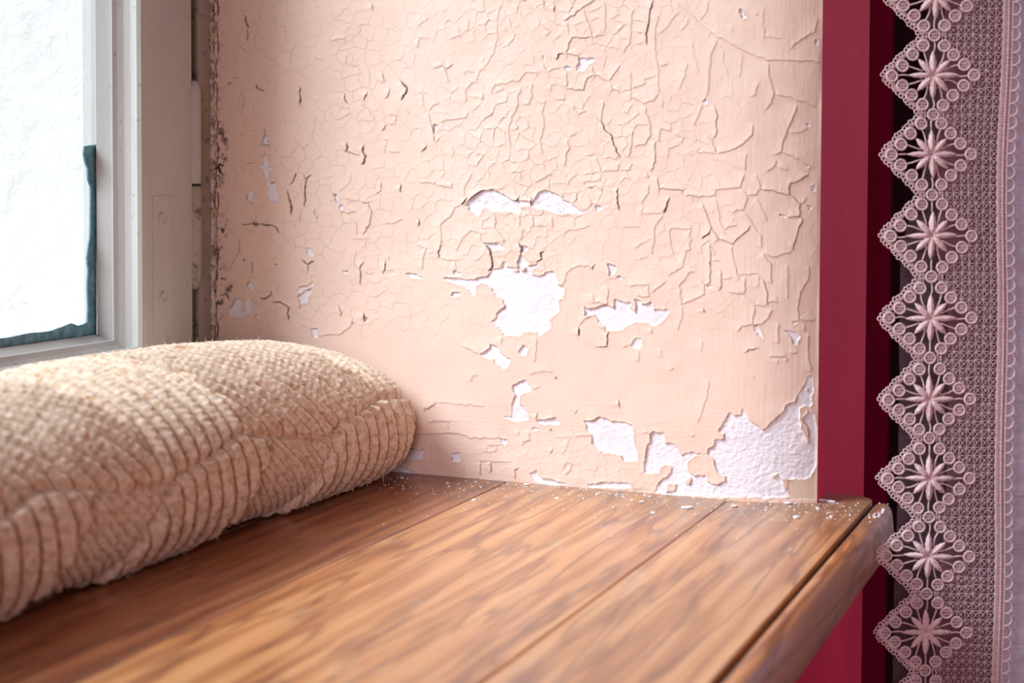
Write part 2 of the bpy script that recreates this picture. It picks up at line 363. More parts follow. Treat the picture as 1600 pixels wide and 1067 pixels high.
# ------------------------------------------------------------------ peeling reveal wall
Z = 3.953
CR = {'A': (330, 0, Z), 'B': (330, 270, Z), 'C': (650, 0, Z), 'D': (650, 270, Z), 'E': (970, 0, Z), 'F': (970, 270, Z),
      'G': (650, 520, Z), 'H': (970, 520, Z), 'K': (560, 570, 3.81)}
def pts(key, s):
    ox, oy, z = CR[key]; n = [float(t) for t in s.replace(',', ' ').split()]
    return [(ox + n[i] / z, oy + n[i + 1] / z) for i in range(0, len(n), 2)]
PATCH = """A 320,860 340,832 360,845 360,895 318,892
A 335,950 355,1000 365,1035 388,1045 360,1067 358,1080 320,1075 318,1050 295,1015 315,1020
A 195,65 215,75 212,110
B 320,-10 350,-5 358,40 370,70 405,58 398,100 408,150 405,183 360,178 345,130 345,70 335,30
B 230,130 245,112 265,130 258,160 268,185 225,175
B 757,132 778,132 785,185 790,200 815,195 812,228 795,225 787,200 770,180
B 588,468 618,462 635,495 630,515 600,512
B 600,590 612,625 597,628
B 520,722 600,690 628,672 630,700 610,700 545,745
B 540,760 585,728 620,720 615,750 598,760 597,798 555,798
B 118,890 118,840 160,775 180,785 185,840 210,855 222,790 250,785 250,870 210,870 200,892 150,885
B 228,690 245,672 268,705 265,728 235,715
B 278,885 300,880 298,897 282,897
B 612,960 655,960 660,1015 628,1018
B 957,893 968,905 962,920 948,918
B 1200,625 1225,620 1275,630 1310,650 1265,655 1225,642
B 812,605 855,610 850,620 818,618
C 1005,360 1035,358 1060,365 1085,355 1103,362 1100,378 1065,395 1030,438 988,432 1003,395
C 905,415 935,412 958,428 925,443
C 778,343 795,345 792,375
C 105,785 120,770 132,780 125,810 112,820
D 300,210 330,170 360,145 420,110 480,108 520,125 560,150 610,172 650,175 700,180 705,205 640,208 640,245 560,240 480,235 410,215 400,255 375,265 345,240 320,215
D 720,180 765,120 800,108 850,128 905,145 910,165 960,190 990,215 1040,245 1015,255 940,245 870,250 840,245 790,225 730,215 715,205
D 405,425 450,440 500,435 540,450 545,470 500,475 470,478 445,450
D 660,450 690,455 685,480 655,490
D 160,655 230,650 300,658 355,660 395,645 440,640 470,600 500,590 530,590 545,550 560,575 610,590 640,585 630,560 650,500 680,540 690,575 755,575 710,595 715,630 740,640 785,630 795,612 855,610 865,650 875,695 915,705 905,775 875,780 885,860 855,880 820,910 835,955 790,985 760,1003 740,985 660,980 635,1010 610,1000 545,1005 535,985 500,950 465,925 490,890 500,870 545,835 550,815 520,770 490,755 470,710 440,690 405,680 370,695 365,750 345,750 320,715 270,690 210,675
D 215,770 225,742 275,737 278,755 240,765
D 232,608 250,598 275,628 272,640 240,630
D 1175,565 1200,570 1232,580 1235,605 1210,645 1195,640 1190,600
D 1245,645 1265,632 1275,650 1262,662
D 1105,210 1140,200 1150,220 1120,232
F -225,825 -220,885 -165,880 -130,925 -95,965 -40,980 0,970 40,940 80,920 150,922 200,945 240,925 295,865 290,850 250,842 205,845 190,800 150,808 125,808 120,785 85,782 100,815 95,868 50,825 60,800 0,795 -37,775 -40,835 -85,815 -165,840 -215,835
E 725,80 738,55 755,65 770,110 745,112 735,85
E 505,625 530,612 535,638 515,642
E 1145,765 1165,770 1158,788
E 1200,250 1220,255 1215,280 1200,275
F 1170,85 1195,75 1205,105 1185,120
F 1150,200 1185,210 1170,230 1155,225
F 985,262 1030,268 1020,275 985,275
F 820,940 845,945 865,985 880,1035 850,1010 830,975
F 1010,975 1075,980 1105,1015 1085,1060 1065,1055 1055,1010
F 1060,915 1095,915 1085,930 1062,930
F 530,695 570,700 545,715
H 75,60 80,45 95,30 130,38 118,95 85,100 65,80
G 400,135 455,95 460,68 500,85 520,130 570,155 580,180 565,215 540,225 505,200 490,185 480,160 440,155
G 635,120 665,78 695,95 680,135 655,142
G 600,325 640,305 680,292 700,325 715,355 700,370 665,365 635,390 635,430 665,460 690,500 693,535 640,545 590,540 535,525 585,520 590,470 610,385 600,350
G 745,540 800,542 870,520 885,560 870,572 830,560 790,568 755,560
G 715,605 725,588 760,595 740,605
G 520,655 565,655 545,693
G 225,745 270,745 272,788 228,788
G 700,870 745,845 755,880 780,900 830,905 880,920 930,935 850,940 730,915 715,895
G 1060,935 1110,935 1150,920 1265,930 1265,955 1150,955 1060,948
K 165,545 250,520 290,500 390,510 395,560 300,565 220,570 170,565
K 95,600 180,600 250,610 340,640 340,655 250,645 130,620
H -230,545 -170,545 -130,520 -60,550 0,550 65,570 75,620 85,690 97,740 100,795 40,790 15,795 0,760 -40,745 -110,740 -160,705 -180,680 -180,630 -215,600 -210,570
H 0,925 55,930 60,955 0,955
H 540,745 545,720 580,685 585,665 640,655 640,625 605,605 635,560 675,490 705,515 740,510 747,465 790,530 830,565 880,605 950,540 1010,480 1015,455 1075,430 1095,380 1130,335 1150,300 1150,270 1180,265 1182,310 1195,340 1190,370 1170,390 1180,440 1165,450 1165,480 1195,500 1200,560 1215,620 1215,700 1222,760 1220,800 1190,840 1170,890 1120,900 1045,905 1030,970 1030,1015 980,1020 700,1010 520,1010 330,1000 340,960 345,935 400,945 430,900 420,860 400,830 370,765 410,740 440,735 475,750 530,750
H 150,862 148,800 165,690 180,680 180,630 205,610 265,620 270,680 320,685 350,720 375,768 405,800 440,880 420,960 330,1005 215,985 150,900"""
ISLE = """H 405,800 430,775 470,755 540,750 580,790 585,830 605,870 650,890 650,910 600,942 560,935 530,910 525,882 450,885 440,870 405,845
H 400,910 425,895 440,915 425,945 402,935
H 1105,460 1130,445 1165,460 1160,490 1140,520 1120,530 1140,560 1165,610 1168,670 1150,680 1135,640 1115,590 1100,530
H 935,880 965,870 968,885 945,900
H 990,895 1045,905 1035,960 1015,975 1000,940
H 1135,340 1165,345 1160,370 1140,365
H 150,870 185,862 235,868 240,830 270,815 305,820 315,840 295,890 260,910 225,940 215,975 150,990
H 275,940 310,925 345,935 335,975 275,990
D 600,600 620,595 640,605 625,615 603,612
D 650,590 675,585 680,600 655,607"""
OLD = """F 445,152 503,152 503,190 445,190
H 1030,910 1130,895 1190,880 1222,800 1245,800 1245,1030 1030,1025
D 870,150 905,145 900,190 870,185
D 640,180 700,182 700,205 640,205
B 960,620 1010,622 1005,635 960,632
B 1085,605 1130,600 1135,625 1090,625"""
# strength then points: >= 1.6 opens into a dark crack
CRACK = """A 2 210,80 212,125 232,175
A 1.8 225,180 228,260
A 2 548,540 550,600 545,650
A 1.6 190,575 210,610 195,670
A 1.8 270,520 290,545 325,560
A 2.2 1170,490 1210,545 1205,580 1170,620
A 1.8 825,575 825,610 840,635
A 2 970,570 945,625
A 2.3 840,880 840,915 825,935
A 1.7 825,935 875,945 920,965
A 2 940,895 940,940 960,970 930,1020
A 1.7 990,20 1000,65
A 1.7 1105,545 1090,600 1070,610
A 1.6 1055,440 1065,480 1085,500
A 1.6 180,820 192,845
A 1.6 220,1015 275,1005
A 1.7 335,795 330,830
A 1.7 300,893 350,895 370,915
A 1.6 130,485 170,480
A 1.2 740,225 745,255 820,240 840,270
A 0.9 835,400 900,410 935,460
A 1 640,330 655,360 700,375
A 1 845,330 835,400
A 1.6 1060,810 1090,770
A 1 1090,770 1140,770 1150,720 1090,700
A 1.3 1080,940 1170,945
A 0.9 395,100 400,160 460,170 465,260
A 0.9 130,280 190,290 215,330
A 0.9 290,350 370,360 440,430 510,440 600,490
A 0.8 590,110 600,160
A 0.8 650,700 620,860
A 0.9 720,680 770,740 870,700
A 0.8 930,340 980,460 980,540
A 0.8 1050,850 1080,870 1070,950
B 1.9 470,110 490,180 500,265
B 1.9 590,30 585,60 580,210
B 1.8 570,15 590,35 625,15
B 1.8 525,0 510,50 485,80
B 1.8 190,315 280,318 370,320 405,340 420,370
B 1.6 180,410 178,480 110,610
B 1.7 250,545 258,620
B 1.9 60,755 95,750 115,790
B 1.9 300,778 350,770 370,755 370,730
B 2 380,805 430,800 475,825 478,905
B 1.9 565,540 603,565 632,540
B 1.9 603,565 600,600
B 1.7 945,550 920,590 925,690
B 1.9 1075,545 1075,600 1060,625
B 1.7 780,820 805,860 795,885
B 1.8 870,900 873,930
B 2.2 948,860 948,915
B 1.6 925,178 970,185 990,230 985,310 935,385
B 1.5 1050,45 1055,110 1015,145
B 2 1170,70 1175,125
B 1.6 555,250 550,305
B 1.6 640,215 645,265
B 1.5 790,200 820,235 850,255 895,235
B 1.2 850,260 895,300 900,390
B 1.4 660,1015 745,1000 800,1000 870,940 890,910
B 1.6 552,800 552,840
B 1.2 1065,320 1130,310 1185,290
B 1 890,480 885,560 920,590
B 1 1100,490 1095,550
B 1 870,410 950,410 955,470
B 0.9 690,0 710,30 760,20
B 0.9 790,120 860,60 870,0
B 1.1 815,160 920,175
B 1 500,390 520,450 580,460
B 1 545,940 600,950 612,970
C 1 530,20 505,120 510,190 500,260 480,330 440,400 370,450
C 0.8 505,120 570,200
C 1.9 860,30 855,75
C 1.6 910,130 970,100 1035,45 1110,0
C 1.3 1035,45 1060,130 1090,235 1165,210
C 1 1165,0 1175,80 1165,210
C 1.6 1090,235 960,238 945,270 935,330 1000,345 1005,360
C 1.3 910,130 935,150 950,240
C 0.9 1190,120 1265,85
C 1.9 865,375 880,335 920,335
C 1.6 160,405 185,425 230,405
C 1.3 160,380 160,405 100,430
C 1.3 185,425 210,520
C 1.2 80,690 110,655 150,645
C 1.5 80,690 95,760 125,880 155,850
C 1.3 140,755 220,740 305,725 330,690
C 1.8 35,940 70,900
C 1.6 415,580 410,620
C 1.1 310,640 310,560 340,510 390,510
C 1 375,510 395,440 440,430
C 1.2 450,580 470,580 490,520 560,520 600,500 640,500 680,450 750,450 755,475
C 1.2 640,530 650,560 630,600 635,645 605,700 575,790 585,920
C 1.2 720,500 720,590 700,645 650,645
C 1.2 805,610 790,670 780,700 795,780 770,870 790,960
C 1.3 780,380 800,420 820,440 860,425 900,420
C 1.4 935,440 935,500 930,545
C 1.6 930,545 1035,560 1045,510 1065,480 1110,465
C 1.5 1085,400 1110,465 1190,510
C 1.5 1190,510 1215,480 1265,400
C 1.4 1190,510 1215,550 1265,580
C 1.5 1150,610 1165,650 1150,700 1145,750 1080,700 1075,680
C 1.3 980,640 975,670 1000,705 1060,690
C 1.9 1145,750 1160,790 1215,840 1220,880 1240,940 1265,970
C 1.2 1130,830 1160,790
C 1.5 940,850 950,920 930,950 920,1040
C 1.2 940,850 1005,820
C 1.3 1110,960 1140,1040 1150,1060 1250,1060 1260,1000
C 1.2 1040,960 1110,960
C 1 300,470 310,440 370,450
C 0.9 0,560 40,580 50,650 80,690
C 1 5,170 90,110
C 0.9 260,150 275,220 200,250
C 0.9 330,110 320,200
C 0.9 420,340 420,400
C 1 230,980 240,930 215,880
C 1.3 0,230 20,240 22,280 0,300
C 0.9 750,90 770,150 830,190 800,230
C 1 820,510 840,520 830,570
D 1.3 20,60 120,65 140,45
D 1.4 220,50 222,95 120,75
D 1.2 350,0 300,110 315,150
D 2.2 315,150 290,205
D 1.4 290,205 245,215 215,270 150,325 160,380 155,450 135,490 150,530
D 1.9 155,450 135,490 150,530
D 1.3 150,530 210,545 240,540 255,600
D 1.9 20,290 25,320 15,330
D 1.4 0,440 60,470 45,530 35,600
D 1.1 135,490 65,500
D 1.5 480,235 495,300 490,340 545,410 540,440
D 1 490,340 415,345 415,300 480,260
D 1.3 640,245 645,330 660,350 655,420
D 1.2 580,320 545,320
D 2.1 635,425 655,460 650,500
D 1.4 845,260 845,345
D 1.1 250,490 290,400 340,360 405,375 405,425
D 2.2 430,440 465,490 475,545 470,590 445,610
D 1.5 545,545 520,590
D 1.9 740,560 775,530 770,500 790,480
D 1 690,540 740,560
D 1.2 1090,595 1075,575 1000,580 940,610 910,690 880,695
D 2 1105,565 1090,600
D 1.4 1185,690 1185,800 1175,810 1100,800 1090,740
D 2.2 1005,950 1010,1010
D 1.4 1005,950 1050,900 1095,885
D 1.9 1190,980 1180,1067
D 1.2 1190,980 1120,950
D 1.8 1250,90 1245,130 1255,230
D 1 905,400 930,360 1000,350 1080,330
D 1.2 1135,0 1140,50 1040,55 1030,80
D 1.2 850,0 745,60 735,70
D 1.8 640,145 610,190
D 1.9 710,150 708,210
D 1.4 530,1005 530,1067
D 1.9 330,170 380,130 420,108
D 1.8 735,205 765,150 768,115
D 1.2 580,0 640,0 660,40
D 1 1000,0 970,30 930,90
E 1.8 200,0 175,110 160,200 160,280
E 1.1 235,80 220,180 210,310 235,410 235,500 240,575
E 1.2 235,410 300,390
E 0.8 225,215 270,190 340,100 380,50
E 1.2 340,10 390,50 440,90 500,150 560,200 620,240 690,275 760,315 830,345 910,370 1050,375 1235,385
E 0.9 545,0 540,60 495,130
E 0.9 430,90 415,150 370,195
E 1.1 605,235 590,280 560,330 550,400 545,520 530,600 505,630
E 1 415,385 400,460 360,560
E 1.1 505,640 490,700 450,780
E 1 320,820 380,850 375,900
E 1.6 580,650 595,720 590,840 570,865
E 1.3 520,825 570,870 590,950
E 1.5 590,950 680,930 750,900 820,830 820,760
E 1 590,950 470,940 490,905
E 1.2 910,380 915,460 950,580 920,650 890,690
E 1.1 950,580 1050,605 1210,660
E 1 850,500 835,590 790,600
E 1.5 1090,640 1080,700 1030,800 1005,870 995,940 945,960
E 0.9 1030,820 1120,820 1165,790
E 1.2 1225,110 1200,200 1120,240 1040,305
E 1.3 985,940 1090,980 1170,1030 1165,1060
E 1.2 970,980 960,1020 890,1067
E 1 960,1030 1040,1060
E 1.2 780,940 770,1060
E 1.1 60,440 70,500 60,560 0,570
E 1.2 60,560 65,600 150,640 210,620 235,570
E 1.1 230,460 180,480 150,490 150,515 65,550
E 1.5 160,650 160,700 180,760 190,830 155,890 80,905
E 1.5 80,800 75,870 60,950 50,980
E 1.2 75,800 110,770 175,780
E 1.3 215,870 240,870 250,800 320,810
E 1.6 215,870 215,1000 190,1067
E 1 260,600 255,670
E 1 370,895 300,920 295,990
E 0.8 445,250 450,330 490,450
E 0.8 640,300 630,370 670,460
E 0.9 740,480 750,330
E 0.8 690,150 690,210
E 0.8 890,40 880,150 890,230 1000,240
E 0.8 860,80 820,110
E 1 0,690 40,700 80,640
E 1.1 10,330 60,260 70,130 80,40
F 1.6 165,0 170,40
F 1.6 230,20 240,100 375,110 380,130
F 1.4 385,140 500,145 580,145 590,110 740,92 770,0
F 1.2 740,92 785,140 760,225 710,230 690,260
F 1.2 840,0 865,100 835,140 780,140
F 1.6 865,100 1040,135 1050,70 1160,20 1165,0
F 1.6 1040,70 1045,130 1110,200 1110,270 1030,275
F 1.6 1110,270 1130,290 1100,350 1060,485
F 1.2 1060,490 940,520 870,490
F 1.2 1110,200 1160,150
F 1.1 835,150 870,210 910,300
F 1.2 760,225 810,310 875,400 870,470
F 1.6 810,320 760,380 690,440 610,410 560,340 515,210 510,190
F 1.9 560,340 540,380 500,410
F 1.2 585,145 605,220 610,290 640,350 720,320
F 1.3 690,440 690,500 720,620 740,670
F 1.1 720,625 860,630
F 1.5 870,490 930,560 935,690
F 1.2 860,630 850,720
F 1.3 770,640 765,740 720,745
F 1.1 620,660 700,655
F 1.6 880,650 910,740 908,825
F 1.2 908,825 835,815 760,750 660,735
F 1.2 908,800 980,795
F 1.3 835,815 830,860 810,940 740,950 725,990
F 1.2 810,940 870,940 935,860 930,830
F 0.9 1035,790 1035,560
F 1.2 1170,570 1165,660 1110,740 1100,800 1105,900 1165,920 1210,905
F 1.3 975,920 975,1060
F 1.3 1145,925 1140,990
F 1.6 555,430 555,620 550,680 520,695
F 1 555,540 620,545
F 1.6 620,600 625,700 610,730
F 1.3 485,650 520,690 520,750 380,815 370,760 365,700 430,615 460,620
F 1.1 380,815 380,900 350,980
F 1.2 290,640 380,580 405,490 430,470 430,350 310,345 305,370 310,460 330,520
F 1.9 265,255 290,190 300,150
F 1.2 265,260 210,340 205,440 190,510
F 1.1 130,200 135,250 260,255
F 0.9 205,400 80,470
F 1.3 40,700 170,695 180,770 90,760
F 1.2 180,740 290,670
F 2 510,830 518,865
F 1.3 190,950 195,1000
F 0.9 0,330 120,340
F 1.2 170,60 175,130 125,200
F 1 500,510 500,450 555,420
F 1.1 560,430 580,500 575,520
G 1.5 280,80 390,135
G 1.6 130,430 90,460 65,470 55,487
G 0.9 130,430 430,455
G 1.2 70,555 110,545 200,550 205,610
G 1.2 0,625 150,620 270,625 330,650 520,655
G 1 50,640 60,710
G 1.6 400,795 400,880
G 1.6 465,790 465,870
G 1.1 380,790 600,800
G 0.9 300,800 300,890
G 1 345,310 345,270 385,260
G 1 700,270 740,240 850,240
G 1.7 750,490 745,540
G 1.7 1000,470 985,495
G 2.1 1255,415 1258,460
G 1.7 1185,0 1180,85 1110,85
G 1.2 740,20 750,70 735,190
G 1.2 640,590 630,650
G 1.3 710,600 705,660 665,670 665,705
G 1 440,695 495,695 495,735 440,735 440,695
G 1.6 850,710 830,750
G 1.2 975,640 1090,640
G 1.6 615,900 615,850 640,830
G 1.7 870,520 800,542
G 1.5 965,580 970,600
G 1.2 715,350 770,335
G 1.3 1060,550 1130,520
G 0.9 860,640 950,650 940,700 900,760
G 1.1 910,850 930,800 960,810 955,850 920,880
H 1 545,290 535,400 510,440 500,500 480,560
H 0.9 505,40 495,120
H 1 250,90 255,160
H 1.7 765,130 790,110 850,95
H 1.2 1035,130 1100,125
H 1.6 1030,150 1035,180
H 1.2 910,150 1030,150
H 1.1 970,155 965,200
H 1.3 1165,0 1160,110 1170,200 1175,250
H 0.9 830,260 820,290
H 1.3 0,90 65,75
H 1 120,100 110,190
H 1.2 430,650 465,620
H 1 120,620 180,620
H 1 295,240 340,210"""
Q = 1.25                                       # raster cells per photo pixel
U0, V0, U1, V1 = 320, -190, 1300, 805
RWid, RHei = int((U1 - U0) * Q), int((V1 - V0) * Q)
uu, vv = np.meshgrid(U0 + (np.arange(RWid) + 0.5) / Q, V0 + (np.arange(RHei) + 0.5) / Q)
UW = uu + 1.3 * noise2(RHei, RWid, 9) + 0.7 * noise2(RHei, RWid, 4)
VW = vv + 1.3 * noise2(RHei, RWid, 9) + 0.7 * noise2(RHei, RWid, 4)
def window_of(P, pad):
    x0 = min(p[0] for p in P) - pad; x1 = max(p[0] for p in P) + pad; y0 = min(p[1] for p in P) - pad; y1 = max(p[1] for p in P) + pad
    a = lambda t, o, n: int(min(max((t - o) * Q, 0), n))
    return slice(a(y0, V0, RHei), a(y1, V0, RHei)), slice(a(x0, U0, RWid), a(x1, U0, RWid))
def inside(P):
    sl = window_of(P, 3); x = UW[sl]; y = VW[sl]; r = np.zeros(x.shape, bool)
    for (xa, ya), (xb, yb) in zip(P, P[1:] + P[:1]):
        if ya == yb: continue
        r ^= ((ya > y) != (yb > y)) & (x < (xb - xa) * (y - ya) / (yb - ya) + xa)
    return sl, r
def parse(txt, strength=False):
    for ln in txt.strip().splitlines():
        k, rest = ln[0], ln[1:].strip()
        if strength:
            s, rest = rest.split(' ', 1); yield float(s), pts(k, rest)
        else: yield pts(k, rest)
mask = np.zeros((RHei, RWid)); old = mask.copy()
for P in parse(PATCH):
    sl, r_ = inside(P); mask[sl] = np.maximum(mask[sl], r_)
for P in parse(ISLE):
    sl, r_ = inside(P); mask[sl] *= 1 - r_
for P in parse(OLD):
    sl, r_ = inside(P); old[sl] = np.maximum(old[sl], r_)
def blur(a, n):
    for ax in (0, 1):
        for _ in range(2):
            k = n; c_ = np.cumsum(np.concatenate([np.repeat(np.take(a, [0], ax), k + 1, ax), a, np.repeat(np.take(a, [-1], ax), k, ax)], ax), ax)
            m_ = a.shape[ax]
            a = (np.take(c_, range(2 * k + 1, 2 * k + 1 + m_), ax) - np.take(c_, range(0, m_), ax)) / (2 * k + 1)
    return a
H = np.zeros((RHei, RWid)); dirt = np.zeros((RHei, RWid))           # height in millimetres
near = np.zeros((RHei, RWid))
for s, P in parse(CRACK, True):
    sl = window_of(P, 22); x = UW[sl]; y = VW[sl]
    D = np.full(x.shape, 1e9); S = np.zeros(x.shape); TT = np.zeros(x.shape)
    L = [0.0]
    for a_, b_ in zip(P, P[1:]): L.append(L[-1] + math.hypot(b_[0] - a_[0], b_[1] - a_[1]))
    for i_, (a_, b_) in enumerate(zip(P, P[1:])):
        dx, dy = b_[0] - a_[0], b_[1] - a_[1]; l2 = dx * dx + dy * dy + 1e-9
        t = np.clip(((x - a_[0]) * dx + (y - a_[1]) * dy) / l2, 0, 1)
        ex, ey = x - a_[0] - t * dx, y - a_[1] - t * dy
        d = np.hypot(ex, ey); ll = math.sqrt(l2)
        nx, ny = -dy / ll, dx / ll
        if nx * -0.8 + ny * -0.6 < 0: nx, ny = -nx, -ny
        sd = ex * nx + ey * ny
        m_ = d < D
        D = np.where(m_, d, D); S = np.where(m_, sd, S); TT = np.where(m_, (L[i_] + t * ll) / L[-1], TT)
    end = np.clip(np.minimum(TT, 1 - TT) * L[-1] / 5.0, 0.15, 1)
    st = s * end
    side = 1 / (1 + np.exp(-S * 2.2))
    lip = st * (0.36 * side * np.exp(-D / 7.0) + 0.05 * (1 - side) * np.exp(-D / 5.0))
    H[sl] = np.maximum(H[sl], lip)
    wd = max(0.0, s - 1.4) * 1.0
    gro = np.clip(1 - D / (0.55 + wd * end), 0, 1)
    H[sl] -= gro * (0.06 + 0.5 * max(0, s - 1.1)) * end
    if s >= 1.6: dirt[sl] = np.maximum(dirt[sl], np.clip(1.4 - D / (0.50 + wd * end), 0, 1) * np.clip((s - 1.4) * 2.6, 0.6, 1.0))
    else: dirt[sl] = np.maximum(dirt[sl], np.clip(1.1 - D / 0.9, 0, 1) * 0.26 * st)
    near[sl] = np.maximum(near[sl], np.exp(-(D / 9.0) ** 2) * min(1, s))
# finer craquelure between the traced cracks
def voronoi(cell_fn, seedn, ax=1.0, warp=3.0):
    """irregular plates; returns edge distance in px and a random tilt height"""
    r2 = np.random.default_rng(seedn); S = []
    for _ in range(60000):
        u_, v_ = r2.uniform(U0, U1), r2.uniform(V0, V1)
        S.append((u_, v_))
    S = np.array(S); dens = np.array([cell_fn(a_, b_) for a_, b_ in S])
    keep = []; grid = {}
    for (u_, v_), c_ in zip(S, dens):
        gi, gj = int(u_ // 40), int(v_ // 40); ok = True
        for i_ in (-1, 0, 1):
            for j_ in (-1, 0, 1):
                for (p, q_) in grid.get((gi + i_, gj + j_), ()):
                    if (p - u_) ** 2 + ((q_ - v_) * ax) ** 2 < c_ * c_: ok = False; break
                if not ok: break
            if not ok: break
        if ok: grid.setdefault((gi, gj), []).append((u_, v_)); keep.append((u_, v_))
    K = np.array(keep, np.float32)
    X_ = (uu + warp * noise2(RHei, RWid, 14) + 1.0 * noise2(RHei, RWid, 5)).astype(np.float32)
    Y_ = (vv + warp * noise2(RHei, RWid, 14) + 1.0 * noise2(RHei, RWid, 5)).astype(np.float32)
    E_ = np.empty((RHei, RWid)); TI = np.empty((RHei, RWid)); SD = np.empty((RHei, RWid))
    tilt = r2.normal(0, 1, (len(K), 2)); T = 50
    for i_ in range(0, RHei, T):
        for j_ in range(0, RWid, T):
            x = X_[i_:i_ + T, j_:j_ + T]; y = Y_[i_:i_ + T, j_:j_ + T]
            m_ = (abs(K[:, 0] - x.mean()) < 75) & (abs(K[:, 1] - y.mean()) < 75); k = np.where(m_)[0]
            if len(k) < 3: k = np.arange(len(K))
            d2 = (x[..., None] - K[k, 0]) ** 2 + ((y[..., None] - K[k, 1]) * ax) ** 2
            i1 = d2.argmin(-1); a1 = np.take_along_axis(d2, i1[..., None], -1)[..., 0]
            np.put_along_axis(d2, i1[..., None], 1e9, -1)
            i2 = d2.argmin(-1); a2 = np.take_along_axis(d2, i2[..., None], -1)[..., 0]
            s1, s2 = K[k][i1], K[k][i2]
            dd = np.hypot(s1[..., 0] - s2[..., 0], (s1[..., 1] - s2[..., 1]) * ax) + 1e-6
            E_[i_:i_ + T, j_:j_ + T] = (a2 - a1) / (2 * dd)
            tl = tilt[k][i1]
            TI[i_:i_ + T, j_:j_ + T] = ((x - s1[..., 0]) * tl[..., 0] + (y - s1[..., 1]) * tl[..., 1]) / np.sqrt(np.maximum(dd, 8))
            # which side of the crack: the upper left plate overlaps
            SD[i_:i_ + T, j_:j_ + T] = np.sign((s2[..., 0] - s1[..., 0]) * 0.8 + (s2[..., 1] - s1[..., 1]) * 0.6)
    return E_, TI, SD
def sstep(a_, b_, x): t = np.clip((x - a_) / (b_ - a_), 0, 1); return t * t * (3 - 2 * t)
def cell(u_, v_):
    c_ = 17
    c_ += 9 * sstep(1050, 1180, u_) + 6 * sstep(560, 440, u_) * 0 
    if v_ > 560 and u_ < 1050: c_ = 18
    return c_
E1, T1, S1 = voronoi(cell, 5, warp=4.0)
amp = 0.40 + 0.60 * sstep(620, 820, uu) * sstep(560, 300, vv)         # strong centre and upper right, faint elsewhere
amp *= 1 - 0.75 * sstep(1130, 1200, uu) * sstep(260, 160, vv) - 0.55 * sstep(1130, 1200, uu) * sstep(160, 260, vv)
band = sstep(500, 560, vv) * sstep(690, 640, vv)                        # the smoother band low on the wall
amp *= 1 - 0.85 * band
amp = np.maximum(amp, 0.42 * sstep(660, 700, vv) * sstep(1120, 1060, uu))
amp *= 0.35 + 0.65 * sstep(-0.35, 0.35, noise2(RHei, RWid, 75) + 0.5 * noise2(RHei, RWid, 30))
amp *= 1 - 0.8 * np.clip(near, 0, 1)
amp *= 1 - 0.45 * sstep(960, 1080, uu)
sd = (S1 > 0)
H += amp * (np.where(sd, 0.30, 0.03) * np.exp(-E1 / 5.5) + 0.03 * T1)
H -= amp * 0.07 * np.clip(1 - E1 / 1.0, 0, 1)
dirt = np.maximum(dirt, (amp * 0.28 + 0.22 * sstep(720, 600, uu) * sstep(560, 480, vv) * sstep(-0.5, 0.5, noise2(RHei, RWid, 34))) * np.clip(1.0 - E1 / 0.9, 0, 1))
def cell2(u_, v_): return 9.5
E2, T2, S2 = voronoi(cell2, 9, warp=2.0)
amp2 = 0.55 * sstep(0.0, 0.5, noise2(RHei, RWid, 60)) * (1 - band) * sstep(1200, 1120, uu) * (1 - 0.6 * np.clip(near, 0, 1))
H += amp2 * np.where(S2 > 0, 0.16, 0.04) * np.exp(-E2 / 3.0) - amp2 * 0.1 * np.clip(1 - E2, 0, 1)
# horizontal hairlines low on the wall
def cell3(u_, v_): return 22
E3, T3, S3 = voronoi(cell3, 21, ax=2.6, warp=1.5)
a3 = sstep(640, 680, vv) * 0.7 + 0.12 * band
H += a3 * np.where(S3 > 0, 0.13, 0.02) * np.exp(-E3 / 4.0) - a3 * 0.12 * np.clip(1 - E3, 0, 1)
# broad unevenness
H += 0.35 * noise2(RHei, RWid, 90) + 0.14 * noise2(RHei, RWid, 32) + 0.02 * noise2(RHei, RWid, 3, 2)
# vertical brush ridges at the upper right, horizontal ones near the bottom
H += 0.035 * noise2(RHei, RWid, 50, 4) * sstep(1000, 1100, uu) + 0.03 * noise2(RHei, RWid, 3, 40) * sstep(560, 640, vv)
# peeled patches: paint lifts towards the edge, plaster lies deeper
soft = blur(mask, 4)
edge = np.clip(soft * 2.2, 0, 1)
H += (1 - mask) * 0.38 * edge * (0.6 + 0.4 * noise2(RHei, RWid, 22))
pl = -0.62 + 0.10 * noise2(RHei, RWid, 7, 9) + 0.05 * noise2(RHei, RWid, 3, 3) + 0.2 * noise2(RHei, RWid, 60)
rough_zone = sstep(340, 325, vv) + sstep(640, 660, vv) * sstep(985, 1000, uu)
pl += rough_zone * (0.13 * noise2(RHei, RWid, 3.0, 5) + 0.10 * noise2(RHei, RWid, 8, 6))
H = H * (1 - mask) + pl * mask
H -= 0.0 * old
H = H * (1 - old) + (H * 0.4 - 0.25) * old
ws = soft * (1 - mask)                                                 # shade of the lifted paint, painted on upper-left patch rims
rim_shade = np.roll(np.roll(mask, -2, 0), -2, 1) * (1 - mask) * (1 - np.roll(np.roll(mask, 2, 0), 2, 1))
dirt = dirt * (1 - mask) + rim_shade * 0.55 * sstep(-0.2, 0.3, noise2(RHei, RWid, 12))  # rim shade is laid into the dirt map
pit = (noise2(RHei, RWid, 2.2) > 0.83) & (rough_zone > 0.5) & (vv < 345) & (mask > 0.5)
dirt = np.maximum(dirt, pit * 0.7)
